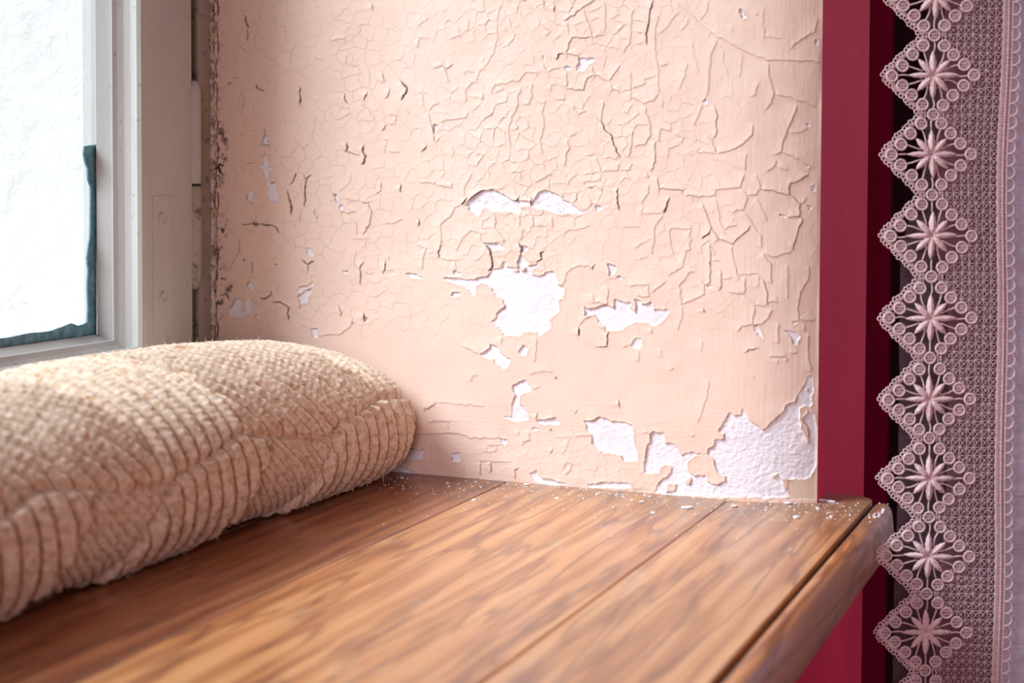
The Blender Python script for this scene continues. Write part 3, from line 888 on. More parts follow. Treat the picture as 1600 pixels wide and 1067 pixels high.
# mould beside the window and small brown specks
edgeu = 343 + 3 * noise2(RHei, RWid, 30)
mz = sstep(18, 0, uu - edgeu)
mn = noise2(RHei, RWid, 7) + 0.7 * noise2(RHei, RWid, 3)
mcent = np.exp(-(((vv - 240) / 34) ** 2)) + np.exp(-(((vv - 372) / 18) ** 2)) + 0.8 * np.exp(-(((vv - 450) / 30) ** 2)) + 0.18
mould = mz * np.clip(mn * 2.2 - 0.6, 0, 1) * np.clip(mcent * 1.5, 0, 1.2)
mould = np.maximum(mould, 0.9 * (np.abs(uu - (339.5 + 2.4 * noise2(RHei, RWid, 16))) < 1.0) * sstep(-0.7, -0.2, noise2(RHei, RWid, 12)))
for (a_, b_, c_) in ((350, 218, 5), (357, 452, 5), (400, 350, 4), (397, 348, 3), (361, 448, 3.5), (869, 591, 2.2), (861, 671, 2.0),
                     (923, 294, 2.0), (357, 130, 2), (360, 131, 1.6), (382, 407, 1.8), (431, 412, 1.6), (356, 343, 1.6), (495, 340, 1.6)):
    mould = np.maximum(mould, np.clip(1.35 - np.hypot(UW - a_, VW - b_) / c_, 0, 1) * 0.85)
spk = (noise2(RHei, RWid, 2.4) > 0.86) & (noise2(RHei, RWid, 16) > 0.25) & (uu < 480)
mould = np.maximum(mould, 0.55 * spk * sstep(480, 380, uu))
# grime where the wall meets the sill
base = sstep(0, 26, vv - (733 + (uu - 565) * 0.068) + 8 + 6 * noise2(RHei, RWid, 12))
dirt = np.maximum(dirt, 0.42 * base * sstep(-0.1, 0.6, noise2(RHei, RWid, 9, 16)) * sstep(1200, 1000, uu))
H += 0.30 * base * noise2(RHei, RWid, 4, 7)

step = 0.00036
WX = 0.0014
xs = np.concatenate([np.arange(-0.3545, -0.0405, step), np.arange(-0.04, 0.0010, 0.0003), [WX]])
zs = np.concatenate([np.arange(-0.006, 0.335, step), np.geomspace(0.337, OZ1, 40)])
XX, ZZ = np.meshgrid(xs, zs)
def wall_y(x): return -0.0225 + 0.0115 * (1 - np.clip((WX - x) / 0.050, 0, 1)) ** 2.6
YY = wall_y(XX)
P = np.stack([XX, YY, ZZ], -1)
PU, PV = project(P)
def sample(A):
    fi = np.clip((PV - V0) * Q - 0.5, 0, RHei - 1.001); fj = np.clip((PU - U0) * Q - 0.5, 0, RWid - 1.001)
    i = fi.astype(int); j = fj.astype(int); a = fi - i; b_ = fj - j
    return (A[i, j] * (1 - a) * (1 - b_) + A[i + 1, j] * a * (1 - b_) + A[i, j + 1] * (1 - a) * b_ + A[i + 1, j + 1] * a * b_)
fade = np.clip((0.333 - ZZ) / 0.03, 0, 1) * np.clip((WX - XX) / 0.0015, 0, 1)
P[..., 1] -= sample(H) * 0.001 * fade
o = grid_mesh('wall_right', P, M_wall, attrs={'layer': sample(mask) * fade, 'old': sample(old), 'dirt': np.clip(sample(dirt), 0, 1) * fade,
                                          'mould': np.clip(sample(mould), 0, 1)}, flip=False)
tag(o, kind='structure')

# ------------------------------------------------------------------ the window
win = empty('window_1', (-0.353, -0.46, 0.0)); tag(win, kind='structure')
SX = -0.353                                   # room face of the sash
OUTY, OUTZ = -0.0488, 0.0245                    # outer edge of the sash by the wall, and its foot
# moulding profile: (x, distance from the outer edge of the sash)
PROF = [(SX - 0.045, 0.0), (SX, 0.0), (SX, 0.0440), (SX - 0.0008, 0.0464), (SX - 0.0030, 0.0474), (SX - 0.0052, 0.0466), (SX - 0.0062, 0.0448),
        (SX - 0.0070, 0.0415), (SX - 0.0095, 0.0398), (SX - 0.0130, 0.0392), (SX - 0.0170, 0.0400), (SX - 0.0200, 0.0420), (SX - 0.0218, 0.0440), (SX - 0.0226, 0.0440), (SX - 0.0228, 0.0405),
        (SX - 0.0335, 0.0432), (SX - 0.0350, 0.0415), (SX - 0.0355, 0.040), (SX - 0.045, 0.040)]
def tz(x, d): return d + (0.0108 * min(1, (SX - x) / 0.035) if d > 0.03 else 0)
def sash(y1, y0, z0, z1, names=('stile', 'bottom_rail', 'stile', 'top_rail')):
    cs = [(y1, z1, -1, -1), (y1, z0, -1, 1), (y0, z0, 1, 1), (y0, z1, 1, -1)]
    for i, nm in enumerate(names):
        a, b_ = cs[i], cs[(i + 1) % 4]; q = MB(); vs = []; n = len(PROF); K = 40
        for k in range(K + 1):
            t = k / K
            for (x, d) in PROF:
                pa = np.array([x, a[0] + a[2] * d, a[1] + a[3] * tz(x, d)]); pb = np.array([x, b_[0] + b_[2] * d, b_[1] + b_[3] * tz(x, d)])
                vs.append(pa * (1 - t) + pb * t)
        fs = [(k * n + j, k * n + (j + 1) % n, (k + 1) * n + (j + 1) % n, (k + 1) * n + j) for k in range(K) for j in range(n)]
        fs += [tuple(range(n)), tuple(K * n + j for j in range(n))[::-1]]
        q.add(vs, fs); q.build(nm, M_win, win)
sash(OUTY, OY0 + 0.045, OUTZ, 1.17)
q = MB(); q.box((SX - 0.0395, OY0 + 0.0855, OUTZ + 0.0505), (SX - 0.0365, OUTY - 0.0405, 1.12)); q.build('pane', M_glass, win)
# fixed frame with the rebate beside the wall
fy0 = -0.0450
q = MB(); q.box((SX - 0.062, fy0 + 0.009, 0.0), (SX - 0.0035, 0.002, 1.2)); q.box((SX - 0.062, fy0, 0.0), (SX - 0.012, fy0 + 0.010, 1.2))
q.build('frame_jamb', M_frame, win, bevel=0.0008, segs=2)
q = MB(); q.box((SX - 0.062, OY0, 0.0), (SX - 0.012, OY0 + 0.044, 1.2)); q.build('frame_jamb', M_frame, win)
q = MB(); q.box((SX - 0.062, OY0, 0.0), (SX - 0.012, 0.0, 0.023)); q.build('frame_sill', M_frame, win)
q = MB(); q.box((SX - 0.062, OY0, 1.17), (SX - 0.012, 0.0, OZ1)); q.build('frame_head', M_frame, win)
# painted hinge: two knuckles and the leaf let into the sash with its two screws
hy = (onx(298, 300, SX)[1] + onx(315, 300, SX)[1]) / 2 + 0.0002
def zpx(v, u=306): return onx(u, v, SX)[2]
hin = []
for va, vb in ((126, 288), (291, 452)):
    q = MB(); za, zb = zpx(va), zpx(vb); R_ = 0.0050
    zz = [za, za - 0.001, za - 0.003, za - 0.006, (za + zb) / 2, zb + 0.006, zb + 0.003, zb + 0.001, zb] if va == 126 else [za, za - .0006, za - .004, (za + zb) / 2, zb + 0.006, zb + 0.003, zb + 0.001, zb]
    tp = [0.35, 0.62, 0.85, 1, 1, 1, 0.97, 0.93, 0.9] if va == 126 else [0.9, 0.97, 1, 1, 1, 0.9, 0.7, 0.4]
    q.tube([(SX - 0.0026, hy, z) for z in zz], R_, 20, nrm=(1, 0, 0), taper=tp)
    q.build('hinge_knuckle', M_frame if va > 200 else M_win, win, smooth=True)
q = MB(); za = zpx(289); q.tube([(SX - 0.0026, hy, za + 0.0006), (SX - 0.0026, hy, za - 0.0006)], 0.0048, 16, nrm=(1, 0, 0)); q.build('hinge_gap', M_dark, win)
la, lb = onx(238, 306, SX), onx(270, 306, SX)
lf = MB(); lf.box((SX - 0.001, la[1], 0.03), (SX + 0.0005, lb[1], la[2])); leaf = lf.build('hinge_leaf', M_win, win, bevel=0.0003, segs=2)
for (u_, v_) in ((252, 342), (253, 465)):
    c_ = onx(u_, v_, SX); q = MB()
    q.tube([(SX + 0.0002, c_[1], c_[2]), (SX + 0.0008, c_[1], c_[2]), (SX + 0.0011, c_[1], c_[2])], 0.0036, 20, nrm=(0, 0, 1), taper=[1.12, 1, 0.8])
    s_ = q.build('screw', M_win, None, smooth=False); s_.parent = leaf
    q = MB(); ring = [(SX + 0.0012, c_[1] + 0.0029 * math.cos(t), c_[2] + 0.0029 * math.sin(t)) for t in np.linspace(0, 2 * PI, 24, endpoint=False)]
    q.tube(ring, 0.0006, 6, nrm=(1, 0, 0), closed=True); s2 = q.build('screw', M_win, None, smooth=True); s2.parent = leaf
    # join the rim to the head: one screw, one mesh
    bm = bmesh.new(); bm.from_mesh(s_.data); bm.from_mesh(s2.data); bm.to_mesh(s_.data); bm.free()
    bpy.data.objects.remove(s2)
# caulk bead between frame and wall
q = MB()
zz = np.linspace(0.0, 0.30, 160)
rr = np.random.default_rng(3).uniform(-1, 1, (160, 2))
q.tube([(SX - 0.0035 + 0.0006 * a_, -0.0222 - 0.0006 * b_, z) for z, (a_, b_) in zip(zz, rr)], 0.0021, 8, nrm=(1, 0, 0), taper=list(1 + 0.35 * rr[:, 0]))
q.build('caulk_bead', M_caulk, win, smooth=True)
# ragged teal film left along the edge of the pane
tpx = [(151, 226), (140, 227), (132, 229), (131, 240), (133, 252), (137, 262), (138, 280), (142, 292), (142, 330), (141, 372), (138, 385), (136, 402), (138, 420),
       (137, 450), (138, 480), (137, 503), (130, 507), (122, 509), (112, 505), (104, 508), (98, 511), (90, 513), (80, 517), (66, 519), (50, 520), (34, 523), (16, 527), (0, 529),
       (-60, 545), (-140, 560), (-140, 590), (0, 556), (75, 541), (151, 527)]
def film(poly, name, m, x0, x1, parent):
    q = MB(); n = len(poly); vs = []
    for x in (x0, x1):
        for (u_, v_) in poly:
            p = onx(u_, v_, x1); vs.append((x, p[1], p[2]))
    q.add(vs, [tuple(range(n)), tuple(range(n, 2 * n))[::-1]] + [(i, (i + 1) % n, n + (i + 1) % n, n + i) for i in range(n)])
    me = q.build(name, m, parent); return me
film(tpx, 'putty_edge', M_teal, SX - 0.0364, SX - 0.0354, win)

# ------------------------------------------------------------------ window sill board
sill = empty('window_sill', (-0.15, -0.46, 0.0))
tag(sill, 'varnished brown wooden window sill with worn planks and a grooved front nosing', 'window sill')
def plank(x0, x1, y1, off, tint=(1, 1, 1), z1=0.0, name='plank', corner=0.0):
    bm = bmesh.new()
    ring = [(x0, OY0 + 0.003), (x1, OY0 + 0.003)]
    if corner:
        for t in np.linspace(0, PI / 2, 7): ring.append((x1 - corner + corner * math.cos(t), y1 - corner + corner * math.sin(t)))
    else: ring.append((x1, y1))
    ring.append((x0, y1))
    top = [bm.verts.new((x, y, z1)) for x, y in ring]; bot = [bm.verts.new((x, y, -0.024)) for x, y in ring]
    bm.faces.new(top); bm.faces.new(bot[::-1]); n = len(ring)
    for i in range(n): bm.faces.new((top[i], bot[i], bot[(i + 1) % n], top[(i + 1) % n]))
    ed = [e for e in bm.edges if all(abs(v.co.z - z1) < 1e-6 for v in e.verts)]
    bmesh.ops.bevel(bm, geom=ed, offset=0.0011, segments=3, profile=0.5, affect='EDGES')
    bmesh.ops.recalc_face_normals(bm, faces=bm.faces)
    me = bpy.data.meshes.new(name); bm.to_mesh(me); bm.free()
    return link(name, me, wood('varnished_wood_%d' % int(off * 10), off, tint=tint), sill)
plank(-0.415, -0.2402, -0.001, 1.3, (0.62, 0.50, 0.46))
plank(-0.2392, -0.1666, -0.001, 4.1, (0.56, 0.42, 0.38))
plank(-0.1658, -0.0429, -0.001, 7.7)
plank(-0.0425, 0.0262, 0.0165, 2.9, (0.96, 0.98, 1.0), corner=0.009)
# groove bed and rounded nosing
q = MB(); q.box((0.0255, OY0 + 0.003, -0.022), (0.0292, 0.010, -0.0030)); q.build('groove', M_dark, sill)
bm = bmesh.new()
prof = [(0.0284, -0.0240)] + [(0.0284, -0.003), (0.0290, -0.0012), (0.0300, -0.0004), (0.0325, 0.0), (0.0345, -0.0003), (0.0362, -0.0014), (0.0374, -0.0034), (0.0379, -0.006),
        (0.0382, -0.016), (0.0376, -0.0222), (0.0366, -0.0240)]
rings = []
for y, sc_ in [(OY0 + 0.003, 1), (-0.30, 1), (-0.1, 1), (-0.006, 1), (0.002, 0.97), (0.0055, 0.88), (0.0075, 0.70)]:
    rings.append([bm.verts.new((0.0284 + (x - 0.0284) * sc_, y + (0.004 if z < -0.010 and y > 0 else 0), z if sc_ == 1 else -0.012 + (z + 0.012) * (0.4 + 0.6 * sc_))) for x, z in prof])
for r0, r1 in zip(rings, rings[1:]):
    for k in range(len(prof)): bm.faces.new((r0[k], r0[(k + 1) % len(prof)], r1[(k + 1) % len(prof)], r1[k]))
bm.faces.new(rings[0]); bm.faces.new(rings[-1][::-1]); bmesh.ops.recalc_face_normals(bm, faces=bm.faces)
me = bpy.data.meshes.new('nosing'); bm.to_mesh(me); bm.free()
link('nosing', me, wood('varnished_nosing', 5.5, coat=0.25, tint=(0.92, 0.86, 0.92)), sill, True)

# ------------------------------------------------------------------ knitted cushion
cu = empty('knitted_cushion', (-0.288, -0.32, 0.0))
tag(cu, 'beige chunky ribbed knitted cushion lying on the wooden sill against the window', 'cushion')
ys = np.concatenate([np.linspace(-0.0285, -0.045, 60), np.linspace(-0.045, -0.40, 820)[1:], np.linspace(-0.40, -0.66, 120)[1:]])
NT = 760
# angle runs from under the front, over the top, to the back; denser in front
t01 = np.linspace(0, 1, NT, endpoint=False)
th = -PI / 2 + 2 * PI * (t01 - 0.085 * np.sin(2 * PI * t01) * 0.9)
YG, TH = np.meshgrid(ys, th, indexing='ij')
ye, yw = -0.0285, -0.66
tt = (YG - (ye + yw) / 2) / ((ye - yw) / 2)
end = np.power(np.clip(1 - np.abs(tt) ** 36, 0, 1), 0.42)
endh = np.power(np.clip(1 - np.abs(tt) ** 36, 0, 1), 0.45)
# slow thickness change along the cushion
hz = np.interp(YG, [-0.66, -0.45, -0.34, -0.25, -0.15, -0.08, -0.03], [0.036, 0.041, 0.0428, 0.0478, 0.0462, 0.0420, 0.0350])
xf_ = np.interp(YG, [-0.66, -0.34, -0.25, -0.12, -0.05, -0.03], [-0.217, -0.2155, -0.2185, -0.2185, -0.2150, -0.2115])
cc, ss = np.cos(TH), np.sin(TH)
ax_ = np.where(cc > 0, xf_ + 0.2875, 0.062)
XC = -0.2875 + ax_ * np.sign(cc) * np.abs(cc) ** 0.95 * (0.25 + 0.75 * end)
up = 0.031 + hz * np.abs(ss) ** 0.95 * endh
dn = 0.031 - 0.0305 * np.minimum(1, np.abs(ss) ** 0.8 * 1.15) * endh
ZC = np.where(ss > 0, up, dn)
P = np.stack([XC, YG, ZC], -1)
du = np.gradient(P, axis=0); dvv = np.roll(P, -1, 1) - np.roll(P, 1, 1)
Nn = np.cross(du, dvv); Nn /= np.linalg.norm(Nn, axis=-1)[..., None] + 1e-12
ctr = np.stack([np.full_like(XC, -0.2875), YG, np.full_like(XC, 0.035)], -1)
sgn = np.sign(((P - ctr) * Nn).sum(-1).mean()); Nn *= sgn
# arc length round the section, zero at the front edge
seg = np.linalg.norm(np.roll(P, -1, 1) - P, axis=-1); arc = np.cumsum(seg, 1) - seg
i0 = np.argmin(np.abs(th)); W = arc - arc[:, i0:i0 + 1]
pit_ = 0.0100
wl = 0.006 * np.interp((YG * 7.3) % 1, [0, .5, 1], [-1, 1, -1])
def rope(phase, along, amp, twist=0.0034, kn=0.20):
    fr_ = phase - np.floor(phase)
    prof_ = np.power(np.clip(1 - (2 * fr_ - 1) ** 2, 0, 1), 0.8)
    tw = 0.5 + 0.5 * np.sin(2 * PI * (along / twist + 0.35 * (2 * fr_ - 1)) + 1.7 * np.floor(phase))
    return amp * (1 - kn * 0.4) * (prof_ + kn * tw * prof_)
nz1 = noise2(len(ys), NT, 26) * 0.0012; nz2 = noise2(len(ys), NT, 40) * 0.0012
Yp = YG + nz1; Wp = W + nz2
Lt = 0.150
# upper zone: bands of ropes that cross the cushion alternate with bands of slanting ropes
qu = Yp + 0.20 * (Wp - 0.035)
BU = np.array([-0.48, -0.38, -0.276, -0.202, -0.077]); ku = np.searchsorted(BU, qu); odd = (ku % 2) == 0
bu = np.abs(qu[..., None] - BU).min(-1)
h_cross = rope(Yp / pit_, Wp, 0.0050, kn=0.07); h_slant = rope((Yp * 0.80 + Wp * 0.58) / (pit_ * 0.80), Wp * 0.8 - Yp * 0.5, 0.0052, kn=0.06)
hu = np.where(odd, h_slant, h_cross)
hu = hu * (0.3 + 0.7 * np.clip(bu / 0.0025, 0, 1))
# lower zone, shifted by half a band: upright ropes alternate with fine slanting knit
ql = Yp - 0.9 * Wp
BL = np.array([-0.50, -0.45, -0.38, -0.324 - 0.05, -0.324, -0.270, -0.193, -0.128]); kl = np.searchsorted(BL, ql); oddl = np.isin(kl, (1, 5, 7))
bl = np.abs(ql[..., None] - BL[[0, 1, 4, 5, 6, 7]]).min(-1)
h_up = rope((Yp + 0.12 * Wp) / (pit_ * 1.02) + 0.3, Wp, 0.0056, 0.0045, 0.05); h_fine = rope((Yp * 0.75 + Wp * 0.9) / 0.0048, Yp * 0.7 - Wp * 0.7, 0.0014, 0.0032)
hl = np.where(oddl, h_fine + 0.0006, h_up)
hl = hl * (0.4 + 0.6 * np.clip(bl / 0.003, 0, 1))
zig = 0.012 + wl
zw = Wp - zig
hh = np.where(zw > 0, hu, hl) * (0.35 + 0.65 * np.clip(np.abs(zw) / 0.0028, 0, 1))
fine_n = noise2(len(ys), NT, 2.2) * 0.00022 + noise2(len(ys), NT, 5) * 0.00022
under = np.clip((W + 0.042) / 0.01, 0, 1) * np.clip((0.125 - W) / 0.02, 0, 1)
hh = hh * under + fine_n
P2 = P + Nn * hh[..., None]
P2[..., 2] = np.maximum(P2[..., 2], 0.0004)
P2[..., 1] = np.minimum(P2[..., 1], -0.0265)
P2[..., 0] = np.maximum(P2[..., 0], -0.3515)
gro = np.clip(1 - hh / 0.0016, 0, 1) * under
cov = grid_mesh('knitted_cover', P2 - np.array(cu.location), M_wool, None, attrs={'groove': gro}, wrap=True)
cov.parent = cu
for e_, yv in ((0, 0), (-1, 0)):
    pass
# end caps close the tube
for idx, nm in ((0, 'end_seam'), (-1, 'end_seam')):
    ringp = P2[idx]; cpt = ringp.mean(0); q = MB()
    vs = [tuple(cpt)] + [tuple(p) for p in ringp[::8]]; n = len(vs) - 1
    q.add(vs, [(0, 1 + i, 1 + (i + 1) % n) for i in range(n)]); q.build(nm, M_wool, cu, smooth=True)
# loose fibres standing off the wool
r3 = np.random.default_rng(5)
sel_i = r3.integers(10, 860, 15000); sel_j = r3.integers(0, NT, 15000)
q = MB()
for i_, j_ in zip(sel_i, sel_j):
    w_ = W[i_, j_]
    if not (-0.03 < w_ < 0.115): continue
    if w_ < 0.04 and r3.random() < 0.6: continue
    p = P2[i_, j_]; n_ = Nn[i_, j_]; d_ = n_ * r3.uniform(0.4, 1) + r3.normal(0, 0.7, 3); d_ /= np.linalg.norm(d_)
    L_ = r3.uniform(0.001, 0.0028) if r3.random() < 0.96 else r3.uniform(0.004, 0.007)
    bend = r3.normal(0, 0.35, 3) * L_
    a = p; b_ = p + d_ * L_ * 0.5 + bend * 0.3; c_ = p + d_ * L_ + bend
    if c_[0] > -0.2: continue
    s_ = np.cross(d_, ray(400, 600)); s_ = s_ / (np.linalg.norm(s_) + 1e-9) * 0.00006
    q.add([a - s_, a + s_, b_ + s_, b_ - s_, c_], [(0, 1, 2, 3), (3, 2, 4)])
fz = q.build('wool_fibres', M_hair, cu); fz['kind'] = 'stuff'

# ------------------------------------------------------------------ paint flakes on the sill
M_chip, nt, b = mat('paint_chip', (0.84, 0.78, 0.78), 0.7)
M_chip2, nt, b = mat('paint_chip_beige', (0.78, 0.62, 0.50), 0.7)
def flake(P0, a, b_, rot, m, name, lab=None, th_=0.0007):
    q = MB(); r4 = np.random.default_rng(int(abs(P0[0]) * 1e5)); n = 9; ring = []
    for k in range(n):
        t = 2 * PI * k / n; rr_ = r4.uniform(0.72, 1.1)
        x, y = a * rr_ * math.cos(t), b_ * rr_ * math.sin(t)
        ring.append((x * math.cos(rot) - y * math.sin(rot), x * math.sin(rot) + y * math.cos(rot), 0.00035 * r4.random()))
    vs = [(x, y, z + 0.00005) for x, y, z in ring] + [(x * 0.93, y * 0.93, z + th_) for x, y, z in ring] + [(0, 0, th_ * 1.05)]
    fs = [tuple(range(n))[::-1]] + [(i, (i + 1) % n, n + (i + 1) % n, n + i) for i in range(n)] + [(n + i, n + (i + 1) % n, 2 * n) for i in range(n)]
    q.add(vs, fs); o_ = q.build(name, m); o_.location = (P0[0], P0[1], 0.0)
    if lab: tag(o_, lab, 'paint flake', 'fallen paint flakes on the sill')
    return o_
for u_, v_, a, b_, rot, lab in (
        (1074, 794, 0.0032, 0.0021, 0.3, 'largest fallen white paint flake on the sill, below the big bare plaster patch'),
        (1148, 792, 0.0020, 0.0013, 0.5, 'narrow white paint flake on the sill close to the foot of the wall'),
        (1245, 809, 0.0021, 0.0016, 0.9, 'chunky white paint flake lying out on the wood near the sill nosing'),
        (1003, 785, 0.0015, 0.0010, 0.2, 'small white paint flake left of the largest flake on the sill'),
        (1278, 782, 0.0042, 0.0014, 0.1, 'long white paint sliver at the corner of the peeling and red walls'),
        (1297, 784, 0.0032, 0.0012, -0.2, 'white paint sliver on the sill in front of the red wall'),
        (1232, 787, 0.0022, 0.0012, 0.4, 'white crumb of plaster at the wall foot left of the red wall'),
        (823, 758, 0.0020, 0.0011, 0.2, 'white paint flake at the wall foot in the middle of the sill'),
        (870, 780, 0.0012, 0.0008, 0.2, 'tiny white paint flake alone on the dark wood below the wall')):
    p = onz(u_, v_); flake(p, a, b_, rot, M_chip, 'paint_flake', lab)
q = MB(); r5 = np.random.default_rng(8)
for k in range(400):
    u_ = r5.uniform(590, 1375); vb = 737 + (u_ - 565) * 0.068 if u_ < 1230 else 783
    v_ = vb + 3 + abs(r5.normal(0, 1)) * (14 if r5.random() < 0.75 else 42)
    p = onz(u_, v_)
    if p[1] > -0.024 * min(1, max(0, -p[0]) / 0.05) - 0.001 and p[0] < 0.0: continue
    if p[0] > 0.025 or p[1] > 0.012: continue
    s_ = r5.uniform(0.00018, 0.00055) if r5.random() < 0.93 else r5.uniform(0.0006, 0.0011)
    n = 5; an = r5.uniform(0, 6)
    ring = [(p[0] + s_ * math.cos(an + 2 * PI * i / n) * r5.uniform(.7, 1.3), p[1] + s_ * math.sin(an + 2 * PI * i / n) * r5.uniform(.7, 1.3)) for i in range(n)]
    q.add([(x, y, 0.00003) for x, y in ring] + [(x, y, s_ * 0.7) for x, y in ring], [tuple(range(n))[::-1], tuple(range(n, 2 * n))] + [(i, (i + 1) % n, n + (i + 1) % n, n + i) for i in range(n)])
for k in range(26):       # crumbs caught in the groove near its far end
    u_ = r5.uniform(1358, 1390); v_ = 789 + (1390 - u_) * 0.75 + r5.normal(0, 4); p = onz(u_, v_)
    if not (0.0287 < p[0] < 0.0365 and p[1] < 0.003): continue
    s_ = r5.uniform(0.0002, 0.0006)
    q.box((p[0] - s_, p[1] - s_, -0.0002), (p[0] + s_, p[1] + s_, s_))
o = q.build('paint_crumbs', M_chip); tag(o, 'scatter of tiny white paint crumbs along the foot of the peeling wall', 'paint crumbs', kind='stuff')

# ------------------------------------------------------------------ lace curtain
cur = empty('lace_curtain', (0.12, 0.0, 0.0))
tag(cur, 'sheer mauve curtain with a white floral lace border hanging before the red wall', 'curtain')
EV = np.array([0.9232, 0.3844, 0.0]); NV = np.array([0.3844, -0.9232, 0.0])     # along the cloth, and towards the room
CP = np.array([0.0425, -0.050, 0.0])                                          # where the lace points hang
def on_curtain(u_, v_, back=0.0):
    r = ray(u_, v_); o_ = CP - NV * back; t = ((o_ - CAM) @ NV) / (r @ NV); return CAM + r * t
def SZ(u_, v_): p = on_curtain(u_, v_); return (p - CP) @ EV, p[2]
PXM = ((CP - CAM) @ RW[:, 2]) / F                                                # metres per photo pixel on the cloth
cen = [(1471, -508), (1469, -383), (1467, -258), (1465, -133), (1463, -8), (1461, 117), (1457, 241), (1455, 368), (1453, 497), (1451, 623), (1450, 746), (1450, 868), (1449, 990), (1448, 1113)]
C = [SZ(*c_) for c_ in cen]
def wave(s, z):                                                                # gentle hang of the cloth
    return 0.0022 * math.sin(z * 21 + s * 14) + 0.0012 * math.sin(z * 47 + s * 60)
def cp(s, z, off=0.0):
    p = CP + EV * s; w_ = wave(s, z) + off; return (p[0] + NV[0] * w_, p[1] + NV[1] * w_, z)
lace = MB()
TH_ = 0.00032
r6 = np.random.default_rng(12)
def thread(a, b_, r, n=3, sag=0.0, off=0.0, k=4):
    pts_ = []
    px, pz = -(b_[1] - a[1]), (b_[0] - a[0]); L_ = math.hypot(px, pz) + 1e-9
    for i in range(n):
        t = i / (n - 1); bow = sag * math.sin(PI * t)
        pts_.append(cp(a[0] + (b_[0] - a[0]) * t + px / L_ * bow, a[1] + (b_[1] - a[1]) * t + pz / L_ * bow, off))
    lace.tube(pts_, r, k, nrm=NV)
def ring_(c_, rad, r, n=16, sx_=1.0, off=0.0):
    lace.tube([cp(c_[0] + rad * sx_ * math.cos(t), c_[1] + rad * math.sin(t), off) for t in np.linspace(0, 2 * PI, n, endpoint=False)], r, 5, nrm=NV, closed=True, flat=0.8)
def rosette(c_, rad=None):
    R_ = (rad or 8.3) * PXM
    jx, jz = r6.normal(0, 0.5 * PXM, 2); c_ = (c_[0] + jx, c_[1] + jz)
    ring_(c_, R_, 1.75 * PXM, 16, 1.0, 0.0002)
    for d_ in (-3.9, -1.3, 1.3, 3.9):
        hl_ = math.sqrt(7.5 ** 2 - d_ * d_) * PXM
        thread((c_[0] + d_ * PXM, c_[1] - hl_), (c_[0] + d_ * PXM, c_[1] + hl_), 0.72 * PXM, 2)
    for d_ in (-2.6, 2.4):
        hl_ = math.sqrt(7.5 ** 2 - d_ * d_) * PXM
        thread((c_[0] - hl_, c_[1] + d_ * PXM), (c_[0] + hl_, c_[1] + d_ * PXM), 0.75 * PXM, 2)
def petal(c_, ang, L0, L1, wd):
    dx, dz = math.cos(ang), math.sin(ang); K = 9; pts_, tp = [], []
    for i in range(K):
        t = i / (K - 1); l = (L0 + (L1 - L0) * t) * PXM
        pts_.append(cp(c_[0] + dx * l, c_[1] + dz * l, 0.0003)); tp.append(max(0.10, math.sin(PI * min(1, t * 0.92 + 0.05)) ** 0.75 * (1 - 0.25 * t) * (1 + 0.07 * (-1) ** i)))
    lace.tube(pts_, wd * PXM, 8, nrm=NV, flat=0.55, taper=tp)
    lace.tube([(a + NV[0] * 0.0006, b_ + NV[1] * 0.0006, z) for a, b_, z in pts_[1:-2]], wd * PXM * 0.28, 5, nrm=NV)
def at(c_, a, b_): return (c_[0] + a * PXM, c_[1] - b_ * PXM)
pitchz = 125 * PXM
